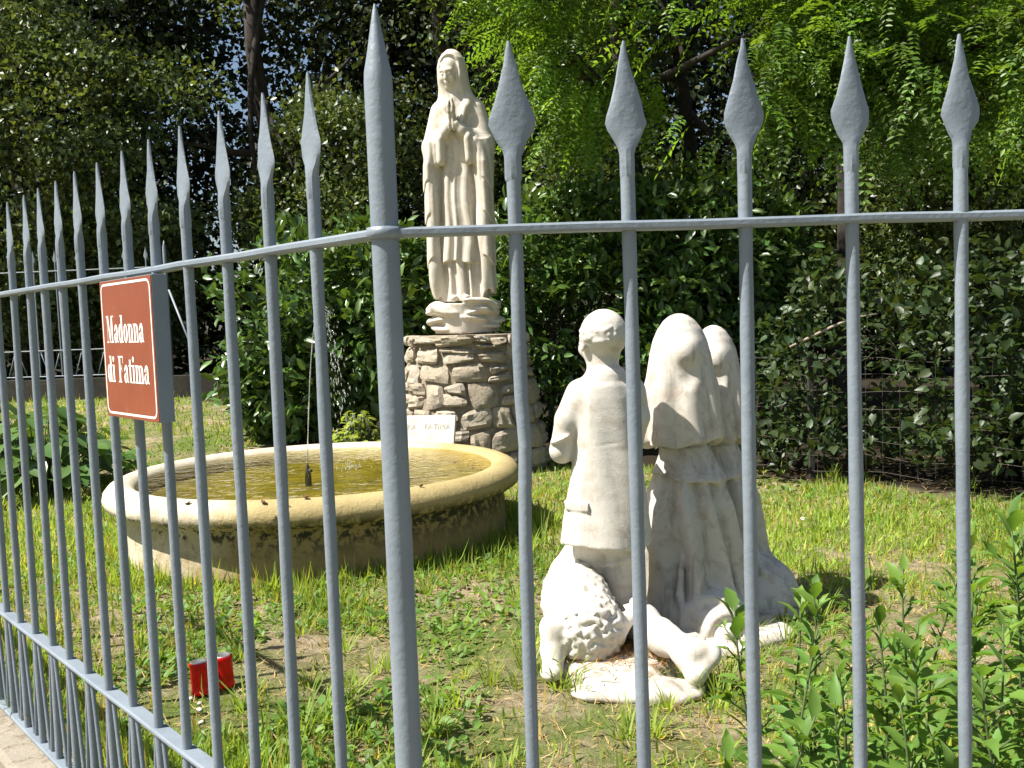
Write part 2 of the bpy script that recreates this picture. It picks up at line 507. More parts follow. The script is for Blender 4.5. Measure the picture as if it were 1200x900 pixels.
# ------------------------------------------------------------------ brown sign on the left run
def sign():
    s0, s1, z0, z1 = .640, .897, .942, 1.197
    W = s1-s0; Hh = z1-z0
    root = empty('place_sign', P0 + DL*((s0+s1)/2) + NL*.0205 + Vector((0, 0, z0)))
    root.rotation_euler = (0, 0, math.atan2(-DL.y, -DL.x))    # local x runs from the far end to the near end, local -y faces the path
    tag(root, 'brown sign box reading Madonna di Fatima fixed to the fence bars', 'sign')
    # local: x in -W/2..W/2, y=0 back, y=-d front
    sgn = 1.0 if (Matrix.Rotation(root.rotation_euler.z, 3, 'Z') @ Vector((0, -1, 0))).dot(NL) > 0 else -1.0
    d = .027
    f = -d*sgn
    mb = MB(); mb.box((-W/2, min(0, f), 0), (W/2, max(0, f), Hh)); mb.build('sign_box', M['paint'], root, bevel=.0012)
    m, nt, b = mat_new('brown_sign_face'); co = objco(nt)
    c = ramp(nt, noise(nt, co, 16, 4), [(.3, (.205, .043, .016)), (.75, (.245, .056, .022))])
    c = mixc(nt, ramp(nt, noise(nt, co, 60, 5, .7), [(.60, 0.0), (.78, .40)]), c, (.40, .22, .15))
    mp = nt.nodes.new('ShaderNodeMapping'); mp.inputs['Scale'].default_value = (1, 1, .12); nt.links.new(co, mp.inputs[0])
    c = mixc(nt, ramp(nt, noise(nt, mp.outputs[0], 70, 4, .6), [(.55, 0.0), (.75, .30)]), c, (.13, .05, .03))
    nt.links.new(c, b.inputs['Base Color']); b.inputs['Roughness'].default_value = .45
    mb = MB(); y0, y1 = sorted((f, f-.0012*sgn)); mb.box((-W/2+.0012, y0, .0012), (W/2-.0012, y1, Hh-.0012)); face = mb.build('sign_face', m, root)
    mw, nt, b = mat_new('white_sign_paint'); co = objco(nt)
    nt.links.new(ramp(nt, noise(nt, co, 50, 4), [(.3, (.70, .67, .60)), (.6, (.82, .80, .74))]), b.inputs['Base Color']); b.inputs['Roughness'].default_value = .5
    yf = f-.0016*sgn
    # border line
    bw, in_ , r = .0042, .006, .016
    def rr(x, zlo, zhi, r):
        out = []
        for cx, cz, a0 in ((x-r, zhi-r, 0), (-x+r, zhi-r, 90), (-x+r, zlo+r, 180), (x-r, zlo+r, 270)):
            for k in range(6):
                a = R(a0+18*k); out.append((cx+r*math.cos(a), cz+r*math.sin(a)))
        return out
    o_ = rr(W/2-in_, in_, Hh-in_, r); i_ = rr(W/2-in_-bw, in_+bw, Hh-in_-bw, r-bw)
    n = len(o_); mb = MB()
    mb.add([(x, yf, z) for x, z in o_]+[(x, yf, z) for x, z in i_], [(k, (k+1) % n, n+(k+1) % n, n+k) for k in range(n)])
    mb.build('border_line', mw, root)
    # condensed bold serif lettering, drawn stroke by stroke (unit: x height 1.0, cap 1.5)
    def glyph(ch):
        S = []          # list of quads strips -> polygons
        T, t = .30, .085
        def rect(x0, z0, x1, z1): S.append([(x0, z0), (x1, z0), (x1, z1), (x0, z1)])
        def serif(x, z, w=.30): rect(x-w, z, x+w, z+t) 
        def band(cx, cz, rx, rz, tx, a0, a1, tz=t, n=14):
            for k in range(n):
                p = [R(a0+(a1-a0)*(k+q)/n) for q in (0, 1)]
                o = [(cx+rx*math.cos(a), cz+rz*math.sin(a)) for a in p]
                i = [(cx+(rx-tx)*math.cos(a), cz+(rz-tz)*math.sin(a)) for a in p]
                S.append([o[0], o[1], i[1], i[0]])
        def archn(x0, x1, h=1.0):       # arch from stem x0 to stem x1
            cx = (x0+x1)/2; band(cx, h-.28, (x1-x0)/2+T/2, .28, T, 0, 180, .10)
            rect(x1-T/2, 0, x1+T/2, h-.28); serif(x1, 0, .24)
        w = 0
        if ch in 'nm':
            rect(.12, 0, .12+T, 1.0); rect(0, 1-t, .2, 1.0); serif(.12+T/2, 0, .24)
            archn(.12+T/2, .12+T/2+.52); w = .12+T/2+.52+T/2+.1
            if ch == 'm': archn(.12+T/2+.52, .12+T/2+1.04); w += .52
        elif ch == 'i':
            rect(.1, 0, .1+T, 1.0); rect(0, 1-t, .2, 1.0); serif(.1+T/2, 0, .24); band(.1+T/2, 1.32, .17, .17, .165, 0, 360, .165); w = .5
        elif ch == 'o':
            band(.44, .5, .42, .52, T, 0, 360, .08, 22); w = .9
        elif ch == 'd':
            band(.40, .5, .38, .52, T*.95, 0, 360, .08, 22); rect(.58, 0, .58+T, 1.5); rect(.46, 1.5-t, .60, 1.5); rect(.86, 0, .98, t); w = 1.0
        elif ch == 'a':
            rect(.50, .05, .50+T, .72); band(.48, .70, .32, .32, T, 0, 165, .09); band(.36, .27, .34, .29, T*.9, 80, 360, .08, 18)
            band(.20, .72, .11, .11, .10, 0, 360, .10, 8); rect(.78, 0, .92, .09); w = .92
        elif ch == 't':
            rect(.15, .06, .15+T, 1.3); rect(0, 1-t, .62, 1.0); rect(.2, 0, .6, .09); w = .62
        elif ch == 'F':
            rect(.15, 0, .15+T*1.05, 1.5); serif(.15+T/2, 0, .32); rect(.02, 1.5-t, 1.0, 1.5); rect(.92, 1.08, 1.0, 1.5); rect(.4, .74, .72, .74+t); rect(.68, .58, .75, .98); w = 1.02
        elif ch == 'M':
            rect(.16, 0, .23, 1.5); serif(.2, 0, .2); rect(0, 1.5-t, .3, 1.5)
            S.append([(.16, 1.5), (.50, 1.5), (.80, .12), (.66, 0)]); S.append([(.66, 0), (.76, 0), (1.16, 1.5), (1.08, 1.5)])
            rect(1.06, 0, 1.06+T, 1.5); serif(1.06+T/2, 0, .30); rect(1.06, 1.5-t, 1.52, 1.5); w = 1.54
        elif ch == ' ': w = .55
        return S, w
    def word(txt, x0, x1, zb, xh):
        polys = []; pen = 0
        for ch in txt:
            S, w = glyph(ch)
            polys += [[(p[0]+pen, p[1]) for p in q] for q in S]; pen += w+.06
        sx = (x1-x0)/pen
        mb = MB()
        for j, q in enumerate(polys):
            yy = yf - (.00003*(j % 7))*sgn       # strokes overlap, keep them off one plane
            mb.add([(x0+p[0]*sx, yy, zb+p[1]*xh) for p in q], [tuple(range(len(q)))])
        mb.build('lettering', mw, root)
    word('Madonna', -.102, .084, 1.081-z0, .0335)
    word('di Fatima', -.110, .098, 1.008-z0, .0325)
    return root
sign()

# ------------------------------------------------------------------ fountain
FC = Vector((-1.035, 5.12, 0)); FS = .952
def fountain():
    root = empty('fountain', FC); root.scale = (FS, FS, 1)
    tag(root, 'round cream stone fountain basin with algae stained rim and yellowish water', 'fountain')
    m, nt, b = mat_new('stained_cream_stone')
    co = objco(nt); s = sepz(nt, co)
    n1 = noise(nt, co, 4, 6, .6); n2 = noise(nt, co, 26, 5, .7)
    col = ramp(nt, n1, [(.3, (.48, .41, .295)), (.65, (.62, .56, .44))])
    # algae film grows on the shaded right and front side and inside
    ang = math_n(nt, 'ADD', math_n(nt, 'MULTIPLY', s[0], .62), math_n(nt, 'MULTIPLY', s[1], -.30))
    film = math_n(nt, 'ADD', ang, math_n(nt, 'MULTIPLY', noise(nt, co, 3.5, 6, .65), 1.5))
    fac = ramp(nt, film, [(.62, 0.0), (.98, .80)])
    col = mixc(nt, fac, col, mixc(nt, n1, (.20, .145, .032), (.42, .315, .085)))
    low = ramp(nt, s[2], [(.10, 1.0), (.30, 0.0)])
    rv = math_n(nt, 'MULTIPLY', ramp(nt, noise(nt, co, 8, 6, .7), [(.42, 0.0), (.62, 1.0)]), low)
    col = mixc(nt, math_n(nt, 'MULTIPLY', rv, .8), col, (.27, .19, .075))
    col = mixc(nt, math_n(nt, 'MULTIPLY', math_n(nt, 'MULTIPLY', low, fac), .65), col, (.23, .155, .055))
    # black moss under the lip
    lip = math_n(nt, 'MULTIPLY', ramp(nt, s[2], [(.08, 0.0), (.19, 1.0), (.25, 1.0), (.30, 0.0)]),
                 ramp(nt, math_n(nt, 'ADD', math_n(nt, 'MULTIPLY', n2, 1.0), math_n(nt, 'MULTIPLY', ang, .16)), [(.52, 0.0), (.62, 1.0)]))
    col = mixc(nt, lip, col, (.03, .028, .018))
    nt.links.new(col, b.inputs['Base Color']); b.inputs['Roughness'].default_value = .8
    bump(nt, math_n(nt, 'ADD', noise(nt, co, 70, 5, .7), math_n(nt, 'MULTIPLY', n2, 1.5)), .6, .006, b)
    base = MB(); base.lathe([(1.045, -.06), (1.04, .0), (1.03, .05), (1.02, .14), (1.015, .21), (1.03, .232), (.90, .236)], 96)
    base.build('basin_wall', m, root, auto=40)
    rim = MB()
    prof = [(.92, .05), (.925, .20), (.935, .29), (.950, .330), (.975, .352), (1.01, .362), (1.05, .358), (1.085, .342), (1.108, .315), (1.115, .285), (1.105, .258), (1.08, .242), (1.045, .236), (1.02, .232)]
    rim.lathe(prof, 128); rim.build('rim', m, root, smooth=True)
    m2, nt, b = mat_new('algae_floor'); co = objco(nt)
    nt.links.new(ramp(nt, noise(nt, co, 5, 6, .7), [(.3, (.095, .085, .010)), (.7, (.27, .235, .035))]), b.inputs['Base Color']); b.inputs['Roughness'].default_value = .9
    fl = MB(); fl.lathe([(.001, .255), (.5, .255), (.93, .262)], 64); fl.build('basin_floor', m2, root, smooth=True)
    wm, nt, b = mat_new('pool_water'); out = nt.nodes['Material Output']
    co = objco(nt)
    tr = nt.nodes.new('ShaderNodeBsdfTransparent'); tr.inputs[0].default_value = (.86, .82, .50, 1)
    gl = nt.nodes.new('ShaderNodeBsdfGlossy'); gl.inputs['Roughness'].default_value = .03
    mx = nt.nodes.new('ShaderNodeMixShader'); fr = nt.nodes.new('ShaderNodeFresnel'); fr.inputs[0].default_value = 1.33
    bp_ = nt.nodes.new('ShaderNodeBump'); bp_.inputs['Strength'].default_value = .35; bp_.inputs['Distance'].default_value = .03
    nt.links.new(noise(nt, co, 14, 3, .5, .8), bp_.inputs['Height'])
    for q in (gl, fr): nt.links.new(bp_.outputs[0], q.inputs['Normal'])
    nt.links.new(fr.outputs[0], mx.inputs[0]); nt.links.new(tr.outputs[0], mx.inputs[1]); nt.links.new(gl.outputs[0], mx.inputs[2]); nt.links.new(mx.outputs[0], out.inputs['Surface'])
    wv = []; wf = []; nr, na = 40, 120
    wv.append((0, 0, .336))
    r2 = np.random.default_rng(5)
    for i in range(1, nr+1):
        for k in range(na):
            r = .957*i/nr; a = 2*math.pi*k/na; x, y = r*math.cos(a), r*math.sin(a)
            d1 = math.hypot(x-.28, y-.02); d0 = math.hypot(x+.03, y)
            z = .336 + .006*math.sin(d1*75)*math.exp(-d1*7) + .003*math.sin(d0*60)*math.exp(-d0*5) + .0012*math.sin(17*x+5*y)*math.sin(13*y-3*x)
            wv.append((x, y, z))
    for k in range(na): wf.append((0, 1+k, 1+(k+1) % na))
    for i in range(nr-1):
        for k in range(na):
            a = 1+i*na; k2 = (k+1) % na; wf.append((a+k, a+na+k, a+na+k2, a+k2))
    MB().add(wv, wf).build('water', wm, root, smooth=True)
    dm = simple('dark_bronze', (.05, .045, .035), .6, .6)
    noz = MB(); noz.lathe([(.018, .16), (.018, .30), (.014, .335), (.010, .352), (.007, .368), (.005, .375), (.001, .376)], 16, (-.06, 0, 0)); noz.tube([(-.06, 0, .34), (-.035, -.02, .338)], .008, 8)
    noz.build('nozzle', dm, root, smooth=True)
    sm, nt, b = mat_new('clear_spray')
    b.inputs['Base Color'].default_value = (.92, .95, .97, 1); b.inputs['Roughness'].default_value = .08
    b.inputs['Transmission Weight'].default_value = .75; b.inputs['IOR'].default_value = 1.33
    # parabola: from the nozzle up to the apex and down to the right
    def arc(t):      # t 0..1 up, 1..2 down
        return Vector((-.06 + .115*t, .0, .375 + .81*(1-(1-t)**2)))
    up = MB(); pts = [arc(.72*i/14) for i in range(15)]
    up.tube(pts, [.0028 + .0008*math.sin(i*2.1) for i in range(15)], 8); up.build('water_jet', sm, root, smooth=True)
    dr = MB(); r = random.Random(3)
    def drop(p, d, L, w):
        d = d.normalized(); o = d.orthogonal().normalized(); q = d.cross(o)
        vs = [p+d*L, p-d*L] + [p + (o*math.cos(a)+q*math.sin(a))*w for a in (0, R(72), R(144), R(216), R(288))]
        fs = []
        for k in range(5):
            a, b2 = 2+k, 2+(k+1) % 5; fs += [(a, b2, 0), (b2, a, 1)]
        dr.add(vs, fs)
    for i in range(430):
        t = r.uniform(.70, 1.92) if r.random() < .75 else r.gauss(1.0, .10)
        if t > 1.95: continue
        p = arc(t); v = arc(t+.01)-arc(t)
        spread = .006 + .034*max(0, t-.8)
        p += Vector((r.gauss(0, spread), r.gauss(0, spread), r.gauss(0, .012)))
        if p.z < .345: continue
        L = .004 + .012*abs(t-1)
        drop(p, v, r.uniform(.6, 1.5)*L, r.uniform(.0014, .0034))
    for i in range(60):    # splash where it falls
        a = r.uniform(0, 6.28); rr_ = abs(r.gauss(0, .07)); p = Vector((.17+rr_*math.cos(a), rr_*math.sin(a), .340+abs(r.gauss(0, .018))))
        drop(p, Vector((r.gauss(0, .3), r.gauss(0, .3), 1)), r.uniform(.003, .007), r.uniform(.002, .004))
    tag(dr.build('falling_drops', sm, root, smooth=True), kind='stuff')
    return root
fountain()
# dead leaves caught on the rim
dl = simple('dead_leaf', (.17, .07, .035), .8, 0, .4, 40)
def curl_leaf(name, L, W, c):
    vs = []; fs = []
    for i in range(6):
        u = i/5; w = W*math.sin(math.pi*min(1, u*.95+.04))**.8
        z = c*L*(u-.5)**2*4
        vs += [(L*(u-.5), -w, z+.35*w), (L*(u-.5), 0, z), (L*(u-.5), w, z+.35*w)]
    for i in range(5):
        for j in range(2): a = i*3+j; fs.append((a, a+3, a+4, a+1))
    return MB().add(vs, fs).mesh(name, smooth=True)
lm = curl_leaf('dead_leaf', .05, .016, .35)
for i, (a, r_, z) in enumerate([(-82, 1.03, .364), (-86, 1.085, .345), (-89, 1.11, .30), (-92, 1.06, .358), (-112, 1.07, .352), (-60, 1.09, .342), (-52, 1.04, .362), (-78, .99, .360), (-97, 1.112, .30)]):
    o = link('dead_leaf', lm, dl); o.location = FC + Vector((FS*r_*math.cos(R(a)), FS*r_*math.sin(R(a)), z)); o.rotation_euler = (random.uniform(-.4, .4), random.uniform(-.4, .4)+(.9 if r_ > 1.08 else 0), random.uniform(0, 6)); o.scale = [random.uniform(.4, .8)]*3
    tag(o, 'curled brown dead leaf stuck on the fountain rim', 'leaf', 'dead leaves on the fountain rim')
# ------------------------------------------------------------------ stone carving: distance fields turned into one continuous mesh
class Vol:
    def __init__(self, lo, hi, h):
        self.h = h; self.lo = np.array(lo, np.float32)
        n = np.ceil((np.array(hi)-np.array(lo))/h).astype(int)+1
        self.ax = [(lo[i] + h*np.arange(n[i])).astype(np.float32) for i in range(3)]
        self.D = np.full(n, .5, np.float32)
    def sl(self, lo, hi):
        s = []
        for i in range(3):
            a = int(np.searchsorted(self.ax[i], lo[i])); b = int(np.searchsorted(self.ax[i], hi[i]))
            s.append(slice(max(0, a-1), min(len(self.ax[i]), b+2)))
        return tuple(s)
    def grid(self, s):
        return (self.ax[0][s[0]][:, None, None], self.ax[1][s[1]][None, :, None], self.ax[2][s[2]][None, None, :])
    def op(self, fn, lo, hi, k=.02, mode='add'):
        pad = k + 2*self.h
        s = self.sl([v-pad for v in lo], [v+pad for v in hi])
        X, Y, Z = self.grid(s)
        d = np.broadcast_to(fn(X, Y, Z), self.D[s].shape)
        a = self.D[s]
        if mode == 'add':
            if k > 0:
                hh = np.maximum(k-np.abs(a-d), 0)/k; self.D[s] = np.minimum(a, d)-hh*hh*k*.25
            else: self.D[s] = np.minimum(a, d)
        else:
            d = -d
            if k > 0:
                hh = np.maximum(k-np.abs(a-d), 0)/k; self.D[s] = np.maximum(a, d)+hh*hh*k*.25
            else: self.D[s] = np.maximum(a, d)
    def cone(self, a, b, ra, rb, k=.02, mode='add', sq=(1, 1, 1)):
        a = np.array(a, float); b = np.array(b, float); ab = b-a; L2 = ab@ab; r = max(ra, rb)
        q = np.array(sq, float)
        def fn(X, Y, Z):
            x, y, z = X-a[0], Y-a[1], Z-a[2]
            t = np.clip((x*ab[0]+y*ab[1]+z*ab[2])/L2, 0, 1)
            return np.sqrt(((x-t*ab[0])/q[0])**2+((y-t*ab[1])/q[1])**2+((z-t*ab[2])/q[2])**2)-(ra+t*(rb-ra))
        e = r*q
        self.op(fn, np.minimum(a, b)-e, np.maximum(a, b)+e, k, mode)
    def chain(self, pts, rads, k=.015, mode='add', sq=(1, 1, 1)):
        for i in range(len(pts)-1): self.cone(pts[i], pts[i+1], rads[i], rads[i+1], k, mode, sq)
    def ell(self, c, r, k=.02, rot=None, mode='add'):
        c = np.array(c, float); r = np.array(r, float)
        Rm = np.eye(3) if rot is None else np.array(Matrix.Rotation(rot[2], 3, 'Z') @ Matrix.Rotation(rot[1], 3, 'Y') @ Matrix.Rotation(rot[0], 3, 'X')).T
        def fn(X, Y, Z):
            x, y, z = X-c[0], Y-c[1], Z-c[2]
            u = [Rm[i, 0]*x+Rm[i, 1]*y+Rm[i, 2]*z for i in range(3)]
            k0 = np.sqrt(sum((u[i]/r[i])**2 for i in range(3))); k1 = np.sqrt(sum((u[i]/r[i]**2)**2 for i in range(3)))
            return k0*(k0-1)/np.maximum(k1, 1e-6)
        m = max(r); m = np.array([m]*3) if rot is not None else r
        self.op(fn, c-m, c+m, k, mode)
    def column(self, prof, k=.02, fold=None, zlo=None, zhi=None, mode='add', hem=None):
        """prof rows: z, cx, cy, rx, ry ; fold(theta, z) metres outward ; hem(theta) lifts the lower edge"""
        p = np.array(prof, float); z0 = p[0, 0] if zlo is None else zlo; z1 = p[-1, 0] if zhi is None else zhi
        def fn(X, Y, Z):
            f = lambda i: np.interp(Z, p[:, 0], p[:, i]).astype(np.float32)
            cx, cy, rx, ry = f(1), f(2), f(3), f(4)
            x, y = X-cx, Y-cy
            rho = np.sqrt((x/rx)**2+(y/ry)**2)
            g = np.sqrt(x*x+y*y)/np.maximum(rho, 1e-4)
            d = (rho-1)*np.where(rho > 1e-3, g, np.minimum(rx, ry))*.92
            th = np.arctan2(y, x)
            if fold is not None: d = d-fold(th, Z+0*x)
            lo = z0-Z if hem is None else z0+hem(th)-Z
            a = np.maximum(d, lo); return np.maximum(a, Z-z1)
        m = .05; rx = p[:, 3].max()+m; ry = p[:, 4].max()+m
        self.op(fn, (p[:, 1].min()-rx, p[:, 2].min()-ry, z0-.03), (p[:, 1].max()+rx, p[:, 2].max()+ry, z1), k, mode)
    def rough(self, amp, scale, seed):
        nz = self.D.shape
        G = np.stack(np.meshgrid(*self.ax, indexing='ij'), -1) if np.prod(nz) < 4e6 else None
        m = np.abs(self.D) < .03
        pts = np.stack([self.ax[i][ix] for i, ix in enumerate(np.nonzero(m))], -1)
        self.D[m] += amp*fbm(pts, scale, seed)
    def mesh(self, name):
        D = self.D; ins = D < 0
        c = [ins[i:ins.shape[0]-1+i, j:ins.shape[1]-1+j, l:ins.shape[2]-1+l] for i in (0, 1) for j in (0, 1) for l in (0, 1)]
        sm = sum(q.astype(np.int8) for q in c)
        act = (sm > 0) & (sm < 8)
        I = np.stack(np.nonzero(act), -1); N = len(I)
        idx = np.full(act.shape, -1, np.int32); idx[tuple(I.T)] = np.arange(N)
        acc = np.zeros((N, 3), np.float32); cnt = np.zeros(N, np.float32)
        corn = [(i, j, l) for i in (0, 1) for j in (0, 1) for l in (0, 1)]
        val = {q: D[I[:, 0]+q[0], I[:, 1]+q[1], I[:, 2]+q[2]] for q in corn}
        for q in corn:
            for a in range(3):
                if q[a]: continue
                e = list(q); e[a] = 1; e = tuple(e)
                s0, s1 = val[q], val[e]; x = (s0 < 0) != (s1 < 0)
                t = np.where(x, s0/np.where(x, s0-s1, 1), 0)
                p = np.tile(np.array(q, np.float32), (N, 1)); p[:, a] = t
                acc += p*x[:, None]; cnt += x
        V = (I+acc/cnt[:, None])*self.h+self.lo
        Q = []
        for a in range(3):
            b, d = (a+1) % 3, (a+2) % 3
            s0 = [slice(None)]*3; s1 = [slice(None)]*3; s0[a] = slice(0, -1); s1[a] = slice(1, None)
            A, B = ins[tuple(s0)], ins[tuple(s1)]
            E = np.stack(np.nonzero(A != B), -1)
            E = E[(E[:, b] > 0) & (E[:, d] > 0) & (E[:, b] < ins.shape[b]-1) & (E[:, d] < ins.shape[d]-1)]
            fl = A[tuple(E.T)]
            def g(db, dd):
                F = E.copy(); F[:, b] -= db; F[:, d] -= dd; return idx[tuple(F.T)]
            q = np.stack([g(1, 1), g(0, 1), g(0, 0), g(1, 0)], -1)
            q[~fl] = q[~fl][:, ::-1]
            Q.append(q)
        Q = np.concatenate(Q)
        return mesh_np(name, V, Q, np.full(len(Q), 4))

def flutes(n, amp, seed=0, sharp=1.0, grow=None, twist=0.0):
    r = np.random.default_rng(seed); ph = r.uniform(0, 6.28, 4); w = r.uniform(.4, 1, 4)
    def f(th, z):
        t = th + twist*z + .12*np.sin(2*th+ph[1]) + .06*np.sin(5*th+ph[2]) + .05*np.sin(4*z*3+ph[3])
        s = np.sin(n*t+ph[0]) + .45*np.sin((n*.5)*t*1.0+ph[2]) + .3*np.sin((n*1.7)*t+ph[3])
        s = np.sign(s)*np.abs(s)**sharp
        return amp*s*(1 if grow is None else grow(z))
    return f

def face(v, c, s=1.0, yaw=0.0, pitch=0.0, eyes=True):
    """human head looking towards local -Y rotated by yaw (about z) and pitch (nod down); c = centre of skull"""
    Rm = Matrix.Rotation(yaw, 3, 'Z') @ Matrix.Rotation(pitch, 3, 'X')
    def w(p): q = Rm @ (Vector(p)*s); return (c[0]+q.x, c[1]+q.y, c[2]+q.z)
    rot = (pitch, 0, yaw)
    v.ell(w((0, .012, .02)), [k*s for k in (.074, .090, .086)], .02, rot)
    v.ell(w((0, -.024, -.030)), [k*s for k in (.060, .064, .074)], .035, rot)       # jaw
    v.ell(w((0, -.062, -.086)), [k*s for k in (.020, .018, .016)], .025, rot)        # chin
    v.cone(w((0, -.080, .014)), w((0, -.094, -.026)), .008*s, .0115*s, .014)         # nose
    v.ell(w((0, -.074, .024)), [k*s for k in (.05, .012, .010)], .020, rot)         # brow
    for sx in (-1, 1):
        v.ell(w((.027*sx, -.094, .002)), [k*s for k in (.016, .013, .009)], .010, rot, 'sub')
        if eyes: v.ell(w((.027*sx, -.077, .002)), [k*s for k in (.014, .011, .0095)], .004, rot)
        v.ell(w((.042*sx, -.062, -.028)), [k*s for k in (.02, .02, .02)], .02, rot)  # cheeks
    v.ell(w((0, -.089, -.049)), [k*s for k in (.021, .008, .005)], .005, rot)
    v.ell(w((0, -.087, -.060)), [k*s for k in (.018, .009, .006)], .005, rot)
    v.cone(w((-.012, -.098, -.0545)), w((.012, -.098, -.0545)), .0018*s, .0018*s, .003, 'sub')
    return w

def praying_hands(v, c, d, s=1.0, lean=(0, -.25, 1), gap=.016):
    """two flat hands pressed together; c = wrist point between them, lean = direction of the fingers, palms face each other along x"""
    L = Vector(lean).normalized(); Wd = Vector((1, 0, 0)).cross(L).normalized()    # across the fingers
    for sx in (-1, 1):
        o = Vector(c) + Vector((gap*s*sx*.8, 0, 0))
        pc = o + L*.045*s
        v.chain([o - L*.02*s, o + L*.075*s], [.021*s, .026*s], .012, sq=(.55, 1, 1))
        for k, (w_, ln) in enumerate(((-.027, .060), (-.009, .074), (.009, .078), (.026, .066))):
            a = o + L*.070*s + Wd*w_*s; b = o + L*(.070+ln*.5)*s + Wd*w_*s*.95 + Vector((.003*sx*s, 0, 0)); e = o + L*(.070+ln)*s + Wd*w_*s*.8 - Vector((.006*sx*s, 0, 0))
            v.chain([a, b, e], [.0098*s, .0092*s, .0072*s], .004)
        v.chain([o + L*.015*s - Wd*.020*s, o + L*.05*s - Wd*.042*s, o + L*.085*s - Wd*.046*s - Vector((.004*sx*s, 0, 0))], [.0125*s, .0105*s, .008*s], .006)

# ------------------------------------------------------------------ the Madonna
MC = Vector((-.325, 7.32, 0)); PED_TOP = 1.00
def madonna():
    root = empty('madonna_statue', MC + Vector((0, 0, PED_TOP)))
    tag(root, 'cream stone statue of a veiled praying woman standing on the stone pedestal', 'statue')
    root.rotation_euler = (0, 0, R(-10)); root.scale = (.88, .93, 1)
    v = Vol((-.36, -.34, -.02), (.36, .26, 1.87), .0058)
    z0 = .0
    # under skirt, then the over tunic which ends in a hem
    v.column([(.0, 0, -.01, .205, .150), (.10, 0, -.01, .195, .145), (.45, 0, 0, .180, .135), (.60, 0, 0, .175, .13)], .01, flutes(11, .014, 3, .65))
    tun = flutes(12, .0120, 8, .75, lambda z: np.clip(1.25-z*.75, .25, 1.0))
    v.column([(.285, 0, -.02, .200, .155), (.55, 0, -.015, .185, .148), (.85, 0, -.01, .172, .14), (1.10, 0, -.01, .165, .13), (1.30, 0, -.005, .175, .12), (1.42, 0, 0, .16, .10), (1.50, 0, .0, .09, .08)], .004, tun,
             hem=lambda th: .012*np.sin(3*th+1))
    # mantle: back and the two hanging sides with scalloped edges
    back = flutes(7, .012, 5, .8)
    v.column([(.03, 0, .075, .235, .135), (.6, 0, .07, .225, .13), (1.1, 0, .06, .215, .13), (1.40, 0, .05, .195, .115), (1.52, 0, .04, .12, .09)], .012, back)
    for sx in (-1, 1):
        wav = lambda th, z, s_=sx: .007*np.sin(z*13+s_) + .006*np.sin(6*th+z*5)
        v.column([(.045, .212*sx, -.030, .062, .105), (.25, .216*sx, -.040, .066, .118), (.55, .212*sx, -.045, .068, .125), (.80, .212*sx, -.05, .072, .128), (1.00, .212*sx, -.05, .075, .122), (1.16, .195*sx, -.045, .075, .115)], .010, wav,
                 hem=lambda th, s_=sx: .05*np.cos(th)*s_ + .03*np.sin(4*th+s_))
        # overlapping tiers of the mantle edge
        for (za, zb, xo, yo) in ((.30, .90, .230, -.060), (.62, 1.10, .232, -.068), (.86, 1.14, .236, -.072)):
            v.column([(za, xo*sx, yo, .058, .112), ((za+zb)/2, (xo-.004)*sx, yo, .056, .110), (zb, (xo-.03)*sx, -.05, .06, .095)], .004,
                     lambda th, z: .005*np.sin(5*th+3*z), hem=lambda th, s_=sx: .055*np.cos(th)*(-s_) + .022*np.sin(3*th))
        # arms under the mantle
        v.cone((.155*sx, .01, 1.395), (.222*sx, -.02, 1.13), .080, .088, .05)
        v.cone((.222*sx, -.03, 1.13), (.070*sx, -.160, 1.225), .075, .048, .03)
        v.cone((.080*sx, -.155, 1.215), (.028*sx, -.188, 1.27), .040, .029, .015)
        # wide hanging sleeve
        v.cone((.115*sx, -.160, 1.165), (.120*sx, -.150, 1.025), .048, .046, .012, sq=(.75, 1, 1))
        v.cone((.165*sx, -.13, 1.14), (.165*sx, -.125, 1.015), .048, .042, .012, sq=(.8, 1, 1))
    praying_hands(v, (-.010, -.190, 1.270), None, 1.22, (0, -.02, 1))
    # veil over head and shoulders
    v.column([(1.34, 0, .02, .205, .120), (1.40, 0, .018, .195, .118), (1.46, -.004, .014, .166, .112), (1.51, -.014, .008, .146, .106), (1.56, -.020, .000, .134, .112), (1.62, -.026, -.008, .131, .128), (1.70, -.030, -.014, .126, .136), (1.76, -.031, -.014, .110, .122), (1.80, -.031, -.010, .082, .094), (1.83, -.031, -.006, .046, .056), (1.842, -.031, -.004, .01, .014)], .03,
             flutes(9, .005, 2, .9, lambda z: np.clip((1.60-z)*5, 0, 1)))
    # opening of the hood, then the face inside it
    v.column([(1.49, -.026, -.145, .026, .052), (1.53, -.030, -.145, .058, .066), (1.60, -.034, -.145, .086, .080), (1.66, -.037, -.145, .096, .086), (1.73, -.037, -.145, .084, .074), (1.77, -.036, -.148, .058, .052), (1.792, -.036, -.15, .015, .02)], .008, None, mode='sub')
    w = face(v, (-.036, -.050, 1.664), 1.10, R(-14), R(16))
    v.cone((-.016, -.03, 1.60), (-.010, -.045, 1.47), .044, .054, .015)
    # soft folds of the mantle running from the shoulders to the hands
    for sx in (-1, 1):
        v.chain([(.120*sx, -.045, 1.47), (.095*sx, -.095, 1.40), (.060*sx, -.135, 1.30)], [.022, .022, .014], .04)
    for sx in (-1, 1):    # tips of the shoes
        v.ell((.05*sx, -.165, .022), (.034, .06, .026), .012)
    v.rough(.0008, 40, 4)
    fig = link('figure', v.mesh('figure'), M['cream'], root); fig.location.z = .235
    b = Vol((-.38, -.34, -.02), (.38, .34, .30), .0085)
    r = random.Random(5)
    b.column([(.0, 0, 0, .27, .24), (.22, 0, 0, .285, .25)], .02, lambda th, z: .012*np.sin(3*th))
